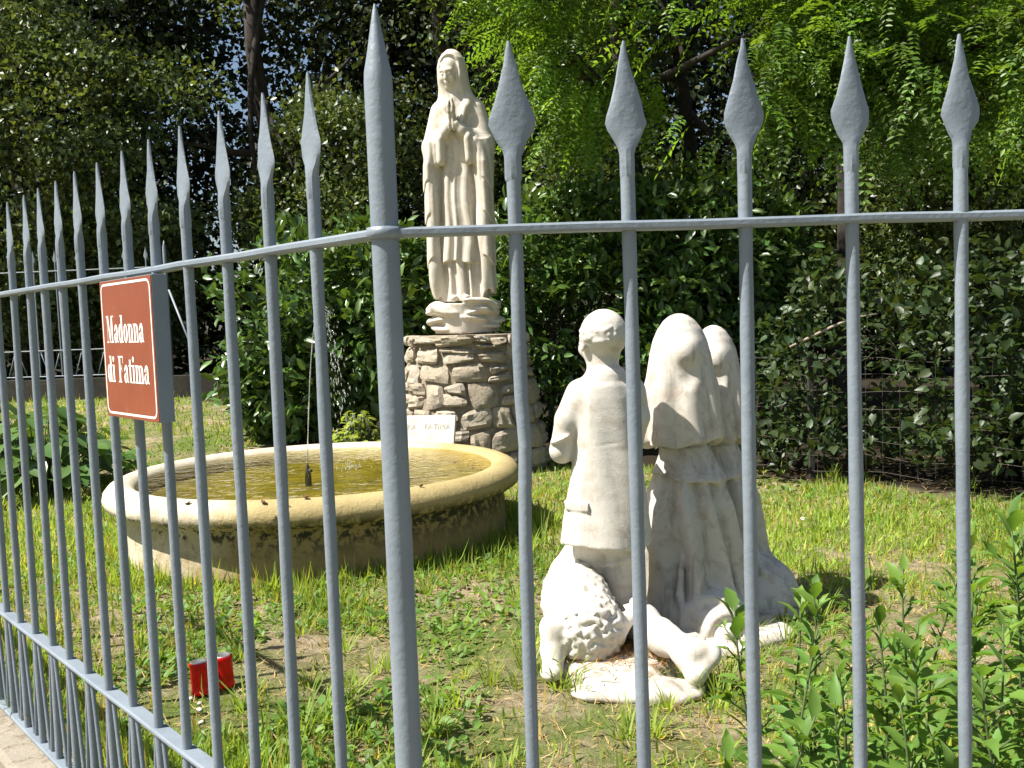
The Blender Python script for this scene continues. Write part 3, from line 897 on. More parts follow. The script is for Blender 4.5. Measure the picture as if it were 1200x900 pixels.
    for i in range(26):
        a = r.uniform(0, 6.28); zz = r.choice([.035, .10, .165, .205]) + r.uniform(-.015, .015)
        b.ell((.235*math.cos(a), .20*math.sin(a), zz), (r.uniform(.09, .17), r.uniform(.07, .11), r.uniform(.022, .04)), .012, (r.uniform(-.2, .2), r.uniform(-.2, .2), a+1.57))
    b.op(lambda X, Y, Z: Z-.235+.012*np.sin(9*X+4*Y), (-.4, -.4, .20), (.4, .4, .31), .01, 'add') if False else None
    b.rough(.004, 22, 8)
    link('rock_base', b.mesh('rock_base'), M['cream'], root)
madonna()

# ------------------------------------------------------------------ dry stone pedestal
def pedestal():
    root = empty('stone_pedestal', MC)
    tag(root, 'tapering round pedestal of rough grey brown field stones under the praying woman', 'pedestal')
    m, nt, b = mat_new('rough_field_stone'); co = objco(nt)
    inf = nt.nodes.new('ShaderNodeObjectInfo')
    base = ramp(nt, inf.outputs['Random'], [(.0, (.26, .215, .155)), (.35, (.35, .295, .215)), (.7, (.40, .35, .27)), (1.0, (.29, .26, .215))])
    col = mixc(nt, ramp(nt, noise(nt, co, 18, 6, .7), [(.35, 0.0), (.65, .75)]), base, (.50, .425, .31))
    col = mixc(nt, ramp(nt, noise(nt, co, 30, 6, .75), [(.56, 0.0), (.68, .85)]), col, (.10, .08, .055))
    nt.links.new(col, b.inputs['Base Color']); b.inputs['Roughness'].default_value = .92
    bump(nt, noise(nt, co, 45, 7, .75), 1.0, .014, b)
    mm = simple('earth_mortar', (.25, .205, .145), .95, 0, .3, 30, .8, 60)
    RB, RT, HT = .600, .445, .915
    rad = lambda z: RB + (RT-RB)*z/HT
    core = MB(); core.lathe([(rad(0)-.030, -.08), (rad(.0)-.030, 0), (rad(HT)-.030, HT), (.40, HT+.05), (.01, HT+.055)], 40); core.build('mortar_core', mm, root, smooth=False)
    r = random.Random(21)
    def stone(a0, a1, z0, z1, d=.075, name='stone', ext=0.0, gap=.009):
        """one irregular block on the cone; grid of 4x4 front vertices pushed about"""
        nA, nZ = 6, 6; vs = []; fs = []
        am, zm = (a0+a1)/2, (z0+z1)/2
        ga = gap/rad(zm)
        jit = [[r.uniform(-.022, .022) for _ in range(2)] for _ in range(4)]
        bul = r.uniform(.004, .018); tilt = r.uniform(-.014, .014); tz = r.uniform(-.014, .014)
        for i in range(nA):
            u = i/(nA-1)
            for j in range(nZ):
                w = j/(nZ-1)
                # corner jitter, bilinear
                ja = (jit[0][0]*(1-u)*(1-w)+jit[1][0]*u*(1-w)+jit[2][0]*(1-u)*w+jit[3][0]*u*w)
                jz = (jit[0][1]*(1-u)*(1-w)+jit[1][1]*u*(1-w)+jit[2][1]*(1-u)*w+jit[3][1]*u*w)
                # chipped corners
                cu, cw = abs(2*u-1), abs(2*w-1); sh = .10*(cu*cw)**2
                uu = .5+(u-.5)*(1-sh); ww = .5+(w-.5)*(1-sh)
                a = a0+ga+(a1-a0-2*ga)*uu + ja/rad(zm); z = z0+gap+(z1-z0-2*gap)*ww + jz
                edge = max(cu, cw)
                rr_ = rad(z)+ext + bul*(1-edge**3) + tilt*(u-.5)*2 + tz*(w-.5)*2 + r.uniform(-.009, .009) - (.010 if edge == 1 else 0)
                vs.append((rr_*math.cos(a), rr_*math.sin(a), z))
        for i in range(nA-1):
            for j in range(nZ-1):
                a = i*nZ+j; fs.append((a, a+nZ, a+nZ+1, a+1))
        # sides back into the core
        bd_ = [i*nZ for i in range(nA)] + [(nA-1)*nZ+j for j in range(1, nZ)] + [i*nZ+nZ-1 for i in range(nA-2, -1, -1)] + [j for j in range(nZ-2, 0, -1)]
        n0 = len(vs)
        for q in bd_:
            x, y, z = vs[q]; L = math.hypot(x, y); f = (L-d)/L; vs.append((x*f, y*f, zm+(z-zm)*.9))
        n = len(bd_)
        for k in range(n): fs.append((bd_[(k+1) % n], bd_[k], n0+k, n0+(k+1) % n))
        MB().add(vs, fs).build(name, m, root, auto=24)
    z = 0.0
    courses = [.16, .17, .145, .18, .135, .125]
    sc = HT/sum(courses)
    for ci, hgt in enumerate(courses):
        hgt *= sc; a = r.uniform(0, .6); end = a+2*math.pi
        while a < end-1e-4:
            w = r.uniform(.14, .32)/rad(z)
            if end-a-w < .15/rad(z): w = end-a
            q = r.random()
            if q < .42 and hgt > .10:      # two thin stones instead of one
                s = r.uniform(.38, .62)*hgt
                stone(a, a+w, z, z+s); stone(a, a+w, z+s, z+hgt)
            else:
                stone(a, a+w, z + r.uniform(-.012, .006), z+hgt+r.uniform(-.006, .012))
            a += w
        z += hgt
    a = 0
    while a < 2*math.pi-1e-4:       # flat coping stones
        w = r.uniform(.10, .30)/.47
        if 2*math.pi-a-w < .2: w = 2*math.pi-a
        stone(a, a+w, HT, HT+.075+r.uniform(-.004, .006), .10, 'coping_stone', .022, .006); a += w
    cap = MB(); cap.lathe([(.44, HT+.03), (.43, HT+.070), (.01, HT+.084)], 36); cap.build('top_bed', mm, root)
pedestal()

def plaque():
    root = empty('inscribed_tablet', (-.66, 6.44, float(gz(-.66, 6.44))))
    root.rotation_euler = (R(-20), 0, R(-14))
    tag(root, 'small pale marble tablet with faint lettering leaning before the pedestal', 'tablet')
    MB().box((-.255, -.014, -.01), (.245, .016, .482)).build('slab', M['marble'], root, bevel=.004)
    m = simple('worn_letter_grey', (.44, .41, .36), .8)
    for body, x in (('NOSTRA', -.025), ('FATIMA', .215)):
        cu = bpy.data.curves.new('inscription', 'FONT'); cu.body = body; cu.size = .052; cu.align_x = 'RIGHT'; cu.space_character = 1.05
        t = bpy.data.objects.new('inscription', cu); C.objects.link(t); bpy.context.view_layer.update()
        me = bpy.data.meshes.new_from_object(t.evaluated_get(bpy.context.evaluated_depsgraph_get())); bpy.data.objects.remove(t)
        me.materials.clear(); me.materials.append(m)
        o = link('inscription', me, m, root); o.location = (x, -.0165, .385); o.rotation_euler = (R(90), 0, 0)
plaque()
M['marble_girl'] = marble_mat('stained_marble', (.58, .54, .475), (.31, .24, .185), .48, .85, .65, (.26, .24, .21))
# ------------------------------------------------------------------ the kneeling children (seen from behind, facing +Y)
def boy():
    BC = (.308, 3.22, 0)
    root = empty('shepherd_boy_statue', BC)
    tag(root, 'white marble statue of a kneeling boy in a jacket with a lamb beside him', 'statue')
    v = Vol((-.30, -.50, -.04), (.32, .34, 1.13), .0054)
    # jacket
    v.column([(.345, -.012, -.005, .152, .120), (.42, -.009, -.005, .143, .114), (.50, -.005, -.002, .131, .106), (.58, .0, 0, .119, .100), (.66, .0, .004, .111, .096), (.76, .0, .006, .110, .093), (.83, .0, .006, .106, .087), (.87, 0, .004, .092, .078), (.90, 0, .004, .070, .064), (.925, 0, .004, .05, .05)], .010,
             lambda th, z: .0022*np.sin(5*th+9*z) + .003*np.sin(3*th-5*z), hem=lambda th: .005*np.sin(2*th+.5))
    # back seam, collar, flap
    v.column([(.888, 0, .0, .072, .066), (.905, 0, .0, .068, .062), (.925, 0, .0, .058, .054)], .004, None)
    v.op(lambda X, Y, Z: np.maximum(np.maximum(np.abs(X+.112+.10*(Z-.47))-.036, np.abs(Z-.480)-.015), np.abs(Y+.066+.80*(X+.112))-.011), (-.18, -.14, .44), (-.05, .0, .52), .002)
    v.op(lambda X, Y, Z: np.maximum(np.abs(Z-.683-.004*np.sin(40*X))-.0016, np.maximum(Y+.085, np.abs(X-.02)-.16)), (-.16, -.13, .67), (.16, -.06, .70), .004, 'sub')
    for sx in (-1, 1):
        e = .150 if sx < 0 else .085; ey = .010 if sx < 0 else .07      # the right elbow is held in front
        m_ = .126 if sx < 0 else .098
        v.cone((.088*sx, .0, .846), (m_*sx, .0, .760), .044, .044, .03)
        v.cone((m_*sx, .0, .760), (e*sx, ey, .655), .044, .040, .010)
        v.cone((e*sx, ey+.004, .652), (.065*sx, .165, .700), .040, .034, .012)
        v.cone((.065*sx, .165, .700), (.03*sx, .20, .74), .028, .022, .012)
        if sx < 0: v.ell((-.150, -.012, .70), (.042, .040, .008), .008, (0, -.4, 0))      # sleeve crease
    praying_hands(v, (0, .205, .745), None, .8, (0, .2, 1))
    # neck and head, turned a little left
    v.cone((0, .0, .895), (-.004, .012, .985), .048, .044, .012)
    hc = (-.004, .018, 1.018)
    w = face(v, hc, .93, R(180+26), R(6))
    v.ell((hc[0]+.004, hc[1]-.014, hc[2]+.020), (.0765, .086, .074), .012)      # cap of hair
    r = random.Random(4)
    for i in range(220):                     # short flat curls
        th = r.uniform(0, 6.28); ph = r.uniform(-.35, 1.45)
        d = Vector((math.cos(th)*math.cos(ph), math.sin(th)*math.cos(ph), math.sin(ph)))
        if d.y > .55 and d.z < .5: continue
        p = Vector((hc[0]+.004, hc[1]-.014, hc[2]+.018)) + Vector((d.x*.0765, d.y*.086, d.z*.074))
        t = d.cross(Vector((r.gauss(0, 1), r.gauss(0, 1), r.gauss(0, 1)))).normalized()*r.uniform(.008, .016); p = p - d*(.0036 if d.z < .3 else .0056)
        v.chain([p-t, p+d*.002, p+t], [.004, .0062, .004], .004)
    for sx in (-1, 1):
        a = R(26); ex, ey = .074*sx*math.cos(a)-.005, .018+.074*sx*math.sin(a)
        v.ell((ex, ey, hc[2]-.012), (.010, .019, .026), .005, (0, 0, a)); v.ell((ex+.008*sx, ey, hc[2]-.012), (.006, .009, .014), .003, (0, 0, a), 'sub')
    # breeches and the kneeling legs
    v.ell((0, .0, .37), (.105, .09, .07), .006)
    v.chain([(.030, .0, .37), (.040, .015, .24), (.048, .030, .105)], [.078, .070, .062], .008)
    v.chain([(-.045, .02, .37), (-.058, .07, .22), (-.070, .10, .10)], [.078, .070, .062], .008)
    v.op(lambda X, Y, Z: np.maximum(np.sqrt((X-.036)**2+(Y-.010)**2)-.082, np.abs(Z-.300-.35*(X-.05))-.007), (-.05, -.09, .24), (.15, .11, .36), .006)
    v.chain([(.055, .03, .10), (.085, -.10, .095), (.125, -.285, .105)], [.066, .062, .043], .015)     # right shin
    v.chain([(-.075, .08, .10), (-.08, -.06, .085), (-.085, -.22, .095)], [.066, .056, .042], .015)
    # right boot: toe on the ground, sole turned back
    v.chain([(.118, -.255, .106), (.128, -.300, .108)], [.056, .052], .006)
    v.chain([(.135, -.315, .105), (.205, -.400, .100)], [.045, .036], .02)
    v.chain([(.165, -.395, .095), (.195, -.44, .045)], [.037, .028], .02)
    v.cone((.195, -.40, .10), (.250, -.405, .100), .040, .026, .015)
    v.chain([(.19, -.445, .04), (.25, -.42, .085)], [.022, .020], .02)
    v.chain([(-.085, -.22, .095), (-.09, -.27, .06)], [.045, .032], .015)
    v.rough(.0007, 40, 2)
    link('figure', v.mesh('figure'), M['marble'], root)
    # the lamb
    L = Vol((-.36, -.40, -.02), (.20, .40, .42), .0066)
    rr_ = random.Random(12)
    L.chain([(-.098, -.20, .118), (-.125, -.09, .170), (-.130, .06, .195)], [.108, .106, .085], .03)
    L.chain([(-.12, .10, .22), (-.06, .20, .30), (.0, .25, .33)], [.075, .060, .05], .03)
    L.ell((.02, .29, .335), (.04, .07, .045), .02, (R(-20), 0, R(-35)))
    for sx in (-1, 1): L.ell((.02+.05*sx, .25, .35), (.030, .012, .016), .008)
    pts = [(-.098, -.20, .118, .108), (-.11, -.145, .145, .107), (-.125, -.09, .170, .106), (-.127, -.02, .18, .099)]
    for i in range(3000):          # curled fleece
        cx, cy, cz, R_ = rr_.choice(pts)
        d = Vector((rr_.gauss(0, 1), rr_.gauss(0, 1), rr_.gauss(0, 1))).normalized()
        if d.z - .4*d.x > .95: continue
        p = Vector((cx, cy, cz)) + d*(R_+rr_.uniform(-.002, .005))
        if p.z < .02: continue
        q = rr_.uniform(.0065, .0115)
        L.ell(p, (q, q, q*.9), .0035)
    # folded hind leg with hoof, tail
    L.chain([(-.185, -.17, .10), (-.205, -.24, .135), (-.212, -.26, .07), (-.215, -.30, .025)], [.058, .044, .038, .030], .014)
    L.ell((-.222, -.31, .022), (.034, .045, .026), .01)
    L.chain([(-.01, -.20, .10), (.045, -.16, .14), (.085, -.10, .155)], [.03, .020, .016], .02)
    L.ell((.088, -.085, .160), (.020, .020, .020), .006); L.ell((.062, -.11, .168), (.018, .018, .018), .006)
    link('lamb', L.mesh('lamb'), M['marble'], root)
    # rough slab
    b = Vol((-.36, -.62, -.08), (.40, .34, .07), .0085)
    b.column([(-.06, .02, -.08, .25, .34), (.028, .02, -.08, .235, .325), (.042, .02, -.08, .20, .29)], .01, lambda th, z: .030*np.sin(3*th+1)+.018*np.sin(7*th)+.012*np.sin(13*th+2))
    b.ell((.02, -.42, .0), (.20, .09, .035), .03); b.ell((.12, -.46, .0), (.10, .07, .035), .03)
    b.rough(.010, 26, 7)
    link('base', b.mesh('base'), M['marble_dirty'], root)
boy()

def girl(name, label, c, rz, s, mat, train, seed, foot=True, sx_=1.0):
    root = empty(name, c, rz); root.scale = (s*sx_, s*sx_, s)
    tag(root, label, 'statue')
    v = Vol((-.32, -.50, -.04), (.48 if train else .32, .34, 1.12), .0058)
    gv = lambda z: np.clip((1.0-z)*3.0, 0, 1.15)
    v.column([(.60, .004, .0, .138, .128), (.70, .003, .0, .131, .120), (.80, .0, .0, .126, .114), (.88, -.002, .005, .119, .112), (.95, -.002, .010, .107, .107), (1.00, -.002, .014, .094, .100), (1.04, -.002, .016, .076, .084), (1.07, -.002, .018, .054, .062), (1.088, -.002, .018, .03, .036), (1.094, -.002, .018, .008, .01)], .006,
             flutes(7, .0095, seed, .85, gv), zlo=.645, hem=lambda th: .012*np.sin(2*th+seed) + .005*np.sin(7*th))
    v.ell((-.008, -.072, .962), (.046, .040, .048), .03)            # knot of hair under the cloth
    v.ell((-.012, -.118, .885), (.030, .020, .035), .03, None, 'sub')
    # hollow under the veil, then body
    v.column([(.55, .004, .0, .114, .104), (.66, .004, .0, .110, .099), (.74, .0, .0, .09, .08)], .006, None, zlo=.56, mode='sub')
    v.ell((-.0, .125, .965), (.062, .075, .088), .008, None, 'sub')  # opening for the face
    face(v, (-.002, .030, .985), .86, R(180), R(-8))
    v.column([(.40, 0, .0, .115, .10), (.52, 0, .0, .092, .080), (.60, 0, .004, .084, .072), (.70, 0, .006, .082, .070), (.84, 0, .006, .09, .072)], .012, lambda th, z: .003*np.sin(7*th))
    # short jacket with a flared edge
    v.column([(.515, .004, .0, .138, .122), (.55, .004, .0, .116, .102), (.60, .002, .0, .094, .082), (.63, 0, 0, .086, .074)], .004, lambda th, z: .003*np.sin(5*th+seed), hem=lambda th: .022*np.sin(th*1.0+3.9+seed*.3)+.006*np.sin(4*th))
    gs = lambda z: np.clip(1.15-z*1.1, .35, 1.1)
    v.column([(-.03, .012, .0, .200, .215), (.06, .012, .0, .188, .200), (.14, .010, -.0, .172, .175), (.28, .008, .0, .160, .152), (.42, .006, .0, .144, .130), (.52, .004, .0, .108, .096), (.56, .0, .0, .090, .08)], .004,
             flutes(8, .0240, seed+3, 1.0, gs, .35))
    for sx in (-1, 1):
        v.cone((.088*sx, .02, .83), (.120*sx, .05, .66), .045, .042, .02)
        v.cone((.120*sx, .05, .66), (.03*sx, .165, .73), .038, .028, .02)
    praying_hands(v, (0, .17, .735), None, .8, (0, .2, 1))
    # the skirt gathers behind the knees; ridges of cloth curve round the foot
    dc = (.035, -.14, .0); dr = (.150, .150, .155)
    v.ell(dc, dr, .035)
    def on(x, z):
        q = 1-((x-dc[0])/dr[0])**2-((z-dc[2])/dr[2])**2
        return (x, dc[1]-dr[1]*math.sqrt(max(q, .03)), z)
    for (cx, cz, rx, rz, a0, a1, r0) in ((.020, .030, .105, .105, 180, 40, .0110), (.050, .022, .066, .072, 170, 10, .0105), (.052, .010, .034, .040, 160, 0, .007)):
        n = 14; pts = [on(cx+rx*math.cos(R(a0+(a1-a0)*i/(n-1))), max(.0, cz+rz*math.sin(R(a0+(a1-a0)*i/(n-1))))) for i in range(n)]
        v.chain(pts, [r0*(.45+.55*math.sin(math.pi*i/(n-1))) for i in range(n)], .016)
    for pts in ([(-.115, -.09, .25), (-.10, -.13, .14), (-.10, -.16, .03)], [(-.05, -.12, .27), (-.075, -.17, .14), (-.07, -.22, .03)], [(.14, -.07, .25), (.15, -.11, .13), (.17, -.16, .02)]):
        v.chain(pts, [.008, .013, .012], .014)
    if foot:
        v.chain([(.040, -.24, .040), (.046, -.300, .036)], [.024, .028], .008); v.ell((.046, -.315, .034), (.026, .014, .030), .006)
    if train:
        v.ell((.16, -.06, .06), (.16, .16, .13), .05)
        v.ell((.19, -.12, .03), (.13, .13, .07), .05)
        for k in range(5):
            y = -.20+.07*k; v.chain([(.10, y*.6, .22-.01*k), (.16, y*.9, .150), (.23, y, .085), (.31, y-.03, .02)], [.012, .016, .015, .010], .014)
    v.rough(.0008, 40, seed+1)
    link('figure', v.mesh('figure'), mat, root)
    b = Vol((-.38, -.52, -.08), (.66 if train else .42, .32, .05), .009)
    b.column([(-.06, .04, -.08, .26, .33), (.016, .04, -.08, .25, .32), (.026, .04, -.08, .22, .29)], .01, lambda th, z: .026*np.sin(3*th+seed)+.014*np.sin(8*th))
    if train: b.ell((.20, -.10, -.01), (.17, .18, .035), .04)
    b.rough(.009, 24, seed+2)
    link('base', b.mesh('base'), M['marble_dirty'], root)
girl('shepherd_girl_statue', 'white marble statue of a kneeling girl in a long headscarf next to the boy', (.600, 3.44, 0), R(6), 1.0, M['marble_girl'], False, 3)
girl('shepherd_girl_statue', 'smaller white marble kneeling girl in a headscarf half hidden behind the other girl', (.762, 3.66, 0), R(-4), .955, M['marble_girl'], True, 9, False, .90)

# ------------------------------------------------------------------ votive candles
def candle(c, label, rz):
    root = empty('votive_candle', c, rz); root.scale = (.98, .98, .80); tag(root, label, 'candle', None)
    root.rotation_euler = (R(random.uniform(-3, 3)), R(random.uniform(-3, 3)), rz)
    m, nt, b = mat_new('red_translucent_plastic'); co = objco(nt)
    rc_ = ramp(nt, noise(nt, co, 25, 3), [(.3, (.78, .010, .014)), (.7, (.90, .022, .020))]); nt.links.new(rc_, b.inputs['Base Color'])
    b.inputs['Roughness'].default_value = .18; b.inputs['Coat Weight'].default_value = .5
    tr = nt.nodes.new('ShaderNodeBsdfTranslucent'); nt.links.new(rc_, tr.inputs[0]); mx = nt.nodes.new('ShaderNodeMixShader'); mx.inputs[0].default_value = .62
    nt.links.new(b.outputs[0], mx.inputs[1]); nt.links.new(tr.outputs[0], mx.inputs[2]); nt.links.new(mx.outputs[0], nt.nodes['Material Output'].inputs['Surface'])
    k = MB(); k.lathe([(.002, .002), (.026, .002), (.0295, .006), (.0300, .012), (.0275, .018), (.0275, .104), (.0298, .109), (.0298, .118), (.0270, .1215), (.0255, .119), (.0255, .03), (.002, .03)], 28)
    k.build('cup', m, root, auto=40)
    mt = simple('tin_lid', (.55, .53, .50), .3, .9, .1)
    k = MB(); k.lathe([(.0250, .119), (.0262, .1235), (.0215, .1245), (.019, .1215), (.001, .121)], 24); k.build('lid', mt, root, smooth=True)
    wx = simple('wax', (.62, .10, .08), .5); k = MB(); k.lathe([(.0240, .031), (.0242, .042), (.001, .044)], 20); k.build('wax', wx, root, smooth=True)
c1 = (-.962, 2.862); c2 = (-.905, 2.915)
candle((c1[0], c1[1], float(gz(*c1))+.002), 'red plastic votive candle on the bare soil touching bright stones', .3)
candle((c2[0], c2[1], float(gz(*c2))+.002), 'red plastic votive candle just behind the other beside a grass tuft', 1.3)

# small pale stones on the lawn
ps = simple('pale_pebble', (.62, .58, .52), .8, 0, .15, 30)
def pebble(seed):
    r = random.Random(seed); vs = []; fs = []; n, m_ = 8, 5
    for i in range(m_+1):
        ph = -math.pi/2+math.pi*i/m_
        for k in range(n):
            a = 2*math.pi*k/n; q = 1+r.uniform(-.14, .14); vs.append((math.cos(a)*math.cos(ph)*q, .75*math.sin(a)*math.cos(ph)*q, .5*math.sin(ph)*q))
    for i in range(m_):
        for k in range(n): k2 = (k+1) % n; fs.append((i*n+k, i*n+k2, (i+1)*n+k2, (i+1)*n+k))
    return MB().add(vs, fs).mesh('pebble', smooth=True)
pb = [pebble(i) for i in range(3)]
for i, (x, y, s, lab) in enumerate([(-.985, 2.82, .012, 'pale pebble lying in front of the red candles'), (-.945, 2.79, .010, 'pale pebble lying in front of the red candles'), (-.93, 2.74, .012, 'pale pebble lying in front of the red candles'), (-.90, 2.66, .009, 'pale pebble lying in front of the red candles'), (1.48, 5.0, .020, 'white stone lying alone on the open lawn')]):
    o = link('pebble', pb[i % 3], ps); o.location = (x, y, float(gz(x, y))+s*.4); o.scale = (s, s, s); o.rotation_euler = (0, 0, i*1.3)
    tag(o, lab, 'stone', 'pale pebbles by the candles' if i < 4 else None)
# ------------------------------------------------------------------ foliage
T_DIAMOND = (np.array([(0, 0, 0), (.45, -.5, .10), (1, 0, -.05), (.45, .5, .10)], np.float32), [(0, 1, 2), (0, 2, 3)])
T_LAUREL = (np.array([(0, 0, 0), (.30, -.46, .07), (.70, -.42, .05), (1, 0, -.10), (.70, .42, .05), (.30, .46, .07), (.30, 0, 0), (.70, 0, -.02)], np.float32),
            [(0, 1, 6), (0, 6, 5), (1, 2, 7, 6), (6, 7, 4, 5), (2, 3, 7), (7, 3, 4)])
T_HEART = (np.array([(0, 0, 0), (-.10, -.30, .04), (.18, -.52, .08), (.55, -.44, .05), (1, 0, -.16), (.55, .44, .05), (.18, .52, .08), (-.10, .30, .04), (.45, 0, -.03)], np.float32),
           [(0, 1, 2), (0, 2, 8), (2, 3, 8), (3, 4, 8), (8, 4, 5), (8, 5, 6), (0, 8, 6), (0, 6, 7)])
T_LOBED = (np.array([(0, 0, 0), (.18, -.22, .02), (.36, -.50, .05), (.48, -.40, .03), (.64, -.40, .01), (.78, -.22, -.06), (1, 0, -.24), (.78, .22, -.06), (.64, .40, .01), (.48, .40, .03), (.36, .50, .05), (.18, .22, .02), (.42, 0, -.01), (.70, 0, -.06)], np.float32),
           [(0, 1, 12), (1, 2, 3, 12), (12, 3, 13), (3, 4, 5, 13), (13, 5, 6), (13, 6, 7), (13, 7, 8, 9), (12, 13, 9), (12, 9, 10, 11), (0, 12, 11)])
T_BLADE = (np.array([(0, -.5, 0), (0, .5, 0), (.5, -.42, .05), (.5, .42, .05), (1, 0, .26)], np.float32), [(0, 1, 3, 2), (2, 3, 4)])

def inst(name, tpl, P, U, N, L, W, tint):
    TV, TF = tpl; n = len(P); m = len(TV)
    U = U/np.linalg.norm(U, axis=1, keepdims=True)
    Nn = N - U*np.sum(U*N, 1, keepdims=True); Nn /= np.maximum(np.linalg.norm(Nn, axis=1, keepdims=True), 1e-6)
    Vv = np.cross(Nn, U)
    L = np.broadcast_to(L, n)[:, None]; W = np.broadcast_to(W, n)[:, None]
    V = P[:, None, :] + TV[None, :, 0, None]*(U*L)[:, None, :] + TV[None, :, 1, None]*(Vv*W)[:, None, :] + TV[None, :, 2, None]*(Nn*L)[:, None, :]
    fl = np.concatenate([np.array(f) for f in TF]); tot = np.array([len(f) for f in TF])
    loops = (np.arange(n)[:, None]*m + fl[None, :]).ravel()
    return mesh_np(name, V.reshape(-1, 3), loops, np.tile(tot, n), smooth=False, tint=np.repeat(tint, m, 0))

def leaf_mat(name, col, rough=.45, trans=.30, spec=.5, tcol=None):
    m, nt, b = mat_new(name); out = nt.nodes['Material Output']
    at = nt.nodes.new('ShaderNodeAttribute'); at.attribute_name = 'tint'
    c = mixc(nt, 1.0, at.outputs['Color'], col, 'MULTIPLY')
    nt.links.new(c, b.inputs['Base Color']); b.inputs['Roughness'].default_value = rough; b.inputs['Specular IOR Level'].default_value = spec
    tr = nt.nodes.new('ShaderNodeBsdfTranslucent')
    tc = tcol or (col[0]*1.9, col[1]*1.7, col[2]*.7)
    nt.links.new(mixc(nt, 1.0, at.outputs['Color'], tc, 'MULTIPLY'), tr.inputs[0])
    mx = nt.nodes.new('ShaderNodeMixShader'); mx.inputs[0].default_value = trans
    nt.links.new(b.outputs[0], mx.inputs[1]); nt.links.new(tr.outputs[0], mx.inputs[2]); nt.links.new(mx.outputs[0], out.inputs['Surface'])
    return m

M['leaf_dark'] = leaf_mat('dull_broadleaf', (.085, .120, .036), .42, .28, .5)
M['leaf_shaded'] = leaf_mat('shade_darkened_leaf', (.030, .044, .016), .55, .15, .3)  # distant wood: shade of the hollows is put into this dark leaf colour
M['leaf_laurel'] = leaf_mat('glossy_laurel_leaf', (.072, .135, .028), .33, .22, .6)
M['leaf_robinia'] = leaf_mat('fresh_pinnate_leaf', (.120, .215, .028), .42, .42, .4)
M['leaf_bramble'] = leaf_mat('bramble_leaf', (.036, .060, .018), .45, .28, .4)
M['leaf_weed'] = leaf_mat('weed_leaf', (.118, .215, .038), .5, .38, .3)
M['leaf_big'] = leaf_mat('broad_leaf', (.080, .150, .036), .36, .25, .5)
M['leaf_yellow'] = leaf_mat('yellow_green_leaf', (.24, .30, .035), .5, .35, .3)
M['grass'] = leaf_mat('grass_blade', (.215, .305, .050), .55, .42, .25)
M['bark'] = simple('grey_brown_bark', (.030, .024, .018), .95, 0, .5, 12, 1.0, 30)
M['stem'] = simple('green_stem', (.07, .10, .03), .7, 0, .3, 20)

def rnd_dirs(n): d = rng.normal(size=(n, 3)); return d/np.linalg.norm(d, axis=1, keepdims=True)

def blob_points(blobs, n, shell=.45, noise_cut=None):
    """points through the outer part of a set of ellipsoids + outward direction"""
    B = np.array(blobs, float); w = (B[:, 3]*B[:, 4]*B[:, 5])**.667; w /= w.sum()
    k = rng.choice(len(B), n, p=w); d = rnd_dirs(n)
    r = 1-shell*rng.random(n)**1.4
    P = B[k, :3] + d*B[k, 3:6]*r[:, None]
    return P, d

def cut(P, d, sc, th, seed):
    """knock gaps into the crown"""
    m = fbm(P.astype(np.float32), sc, seed, 2) > th
    return P[m], d[m]

def tints(n, lo=.65, hi=1.35, hue=.15):
    v = rng.uniform(lo, hi, (n, 1)); h = rng.uniform(-hue, hue, n)
    return np.concatenate([v*(1+h)[:, None], v, v*(1-h)[:, None]], 1)

def crown_simple(name, blobs, nclump, per, rc, L, asp, mat, parent, tpl=T_DIAMOND, shell=.45, gap=-.2, gsc=2.2, droop=.25, up=.6, zmin=None, kind=None, seed=1, tl=.65, th=1.35):
    P, d = blob_points(blobs, nclump, shell); P, d = cut(P, d, gsc, gap, seed)
    n = len(P); idx = np.repeat(np.arange(n), per)
    cl = tints(n, .75, 1.25, .12)
    Q = P[idx] + rng.normal(size=(len(idx), 3))*rc*np.array([1, 1, .7])
    D = d[idx]*.6 + rnd_dirs(len(idx))*.9; D[:, 2] -= droop
    N = rnd_dirs(len(idx))*.8 + d[idx]*.35; N[:, 2] += up
    if zmin is not None:
        m = Q[:, 2] > zmin + .04*rng.random(len(Q)); Q, D, N, idx = Q[m], D[m], N[m], idx[m]
    n2 = len(Q); LL = L*rng.uniform(.6, 1.3, n2)
    o = link(name, inst(name, tpl, Q, D, N, LL, LL*asp*rng.uniform(.85, 1.15, n2), cl[idx]*tints(n2, tl, th, .08)), mat, parent)
    if kind: o['kind'] = kind
    return o

def trunk_mesh(segs, n=9):
    mb = MB(); r = random.Random(len(segs)*7+3)
    for a, b, ra, rb in segs:
        a, b = Vector(a), Vector(b); pts = []; k = 6
        side = (b-a).orthogonal().normalized()*(b-a).length*.05
        for i in range(k+1):
            t = i/k; pts.append(a.lerp(b, t) + side*math.sin(t*math.pi*1.5)*r.uniform(.5, 1.2))
        mb.tube(pts, [ra+(rb-ra)*i/k for i in range(k+1)], n)
    return mb

def limbs(base, top, r0, ends, r=.035):
    b, t = Vector(base), Vector(top)
    segs = [(b, t, r0, r0*.6)]
    for i, e in enumerate(ends):
        s = b.lerp(t, .45+.55*((i % 4)+1)/4.0); segs.append((s, Vector(e), r*1.6, r*.35))
        m_ = s.lerp(Vector(e), .55); q = m_ + Vector((random.uniform(-.5, .5), random.uniform(-.4, .2), random.uniform(.2, .7)))
        segs.append((m_, q, r*.7, r*.2))
    return segs

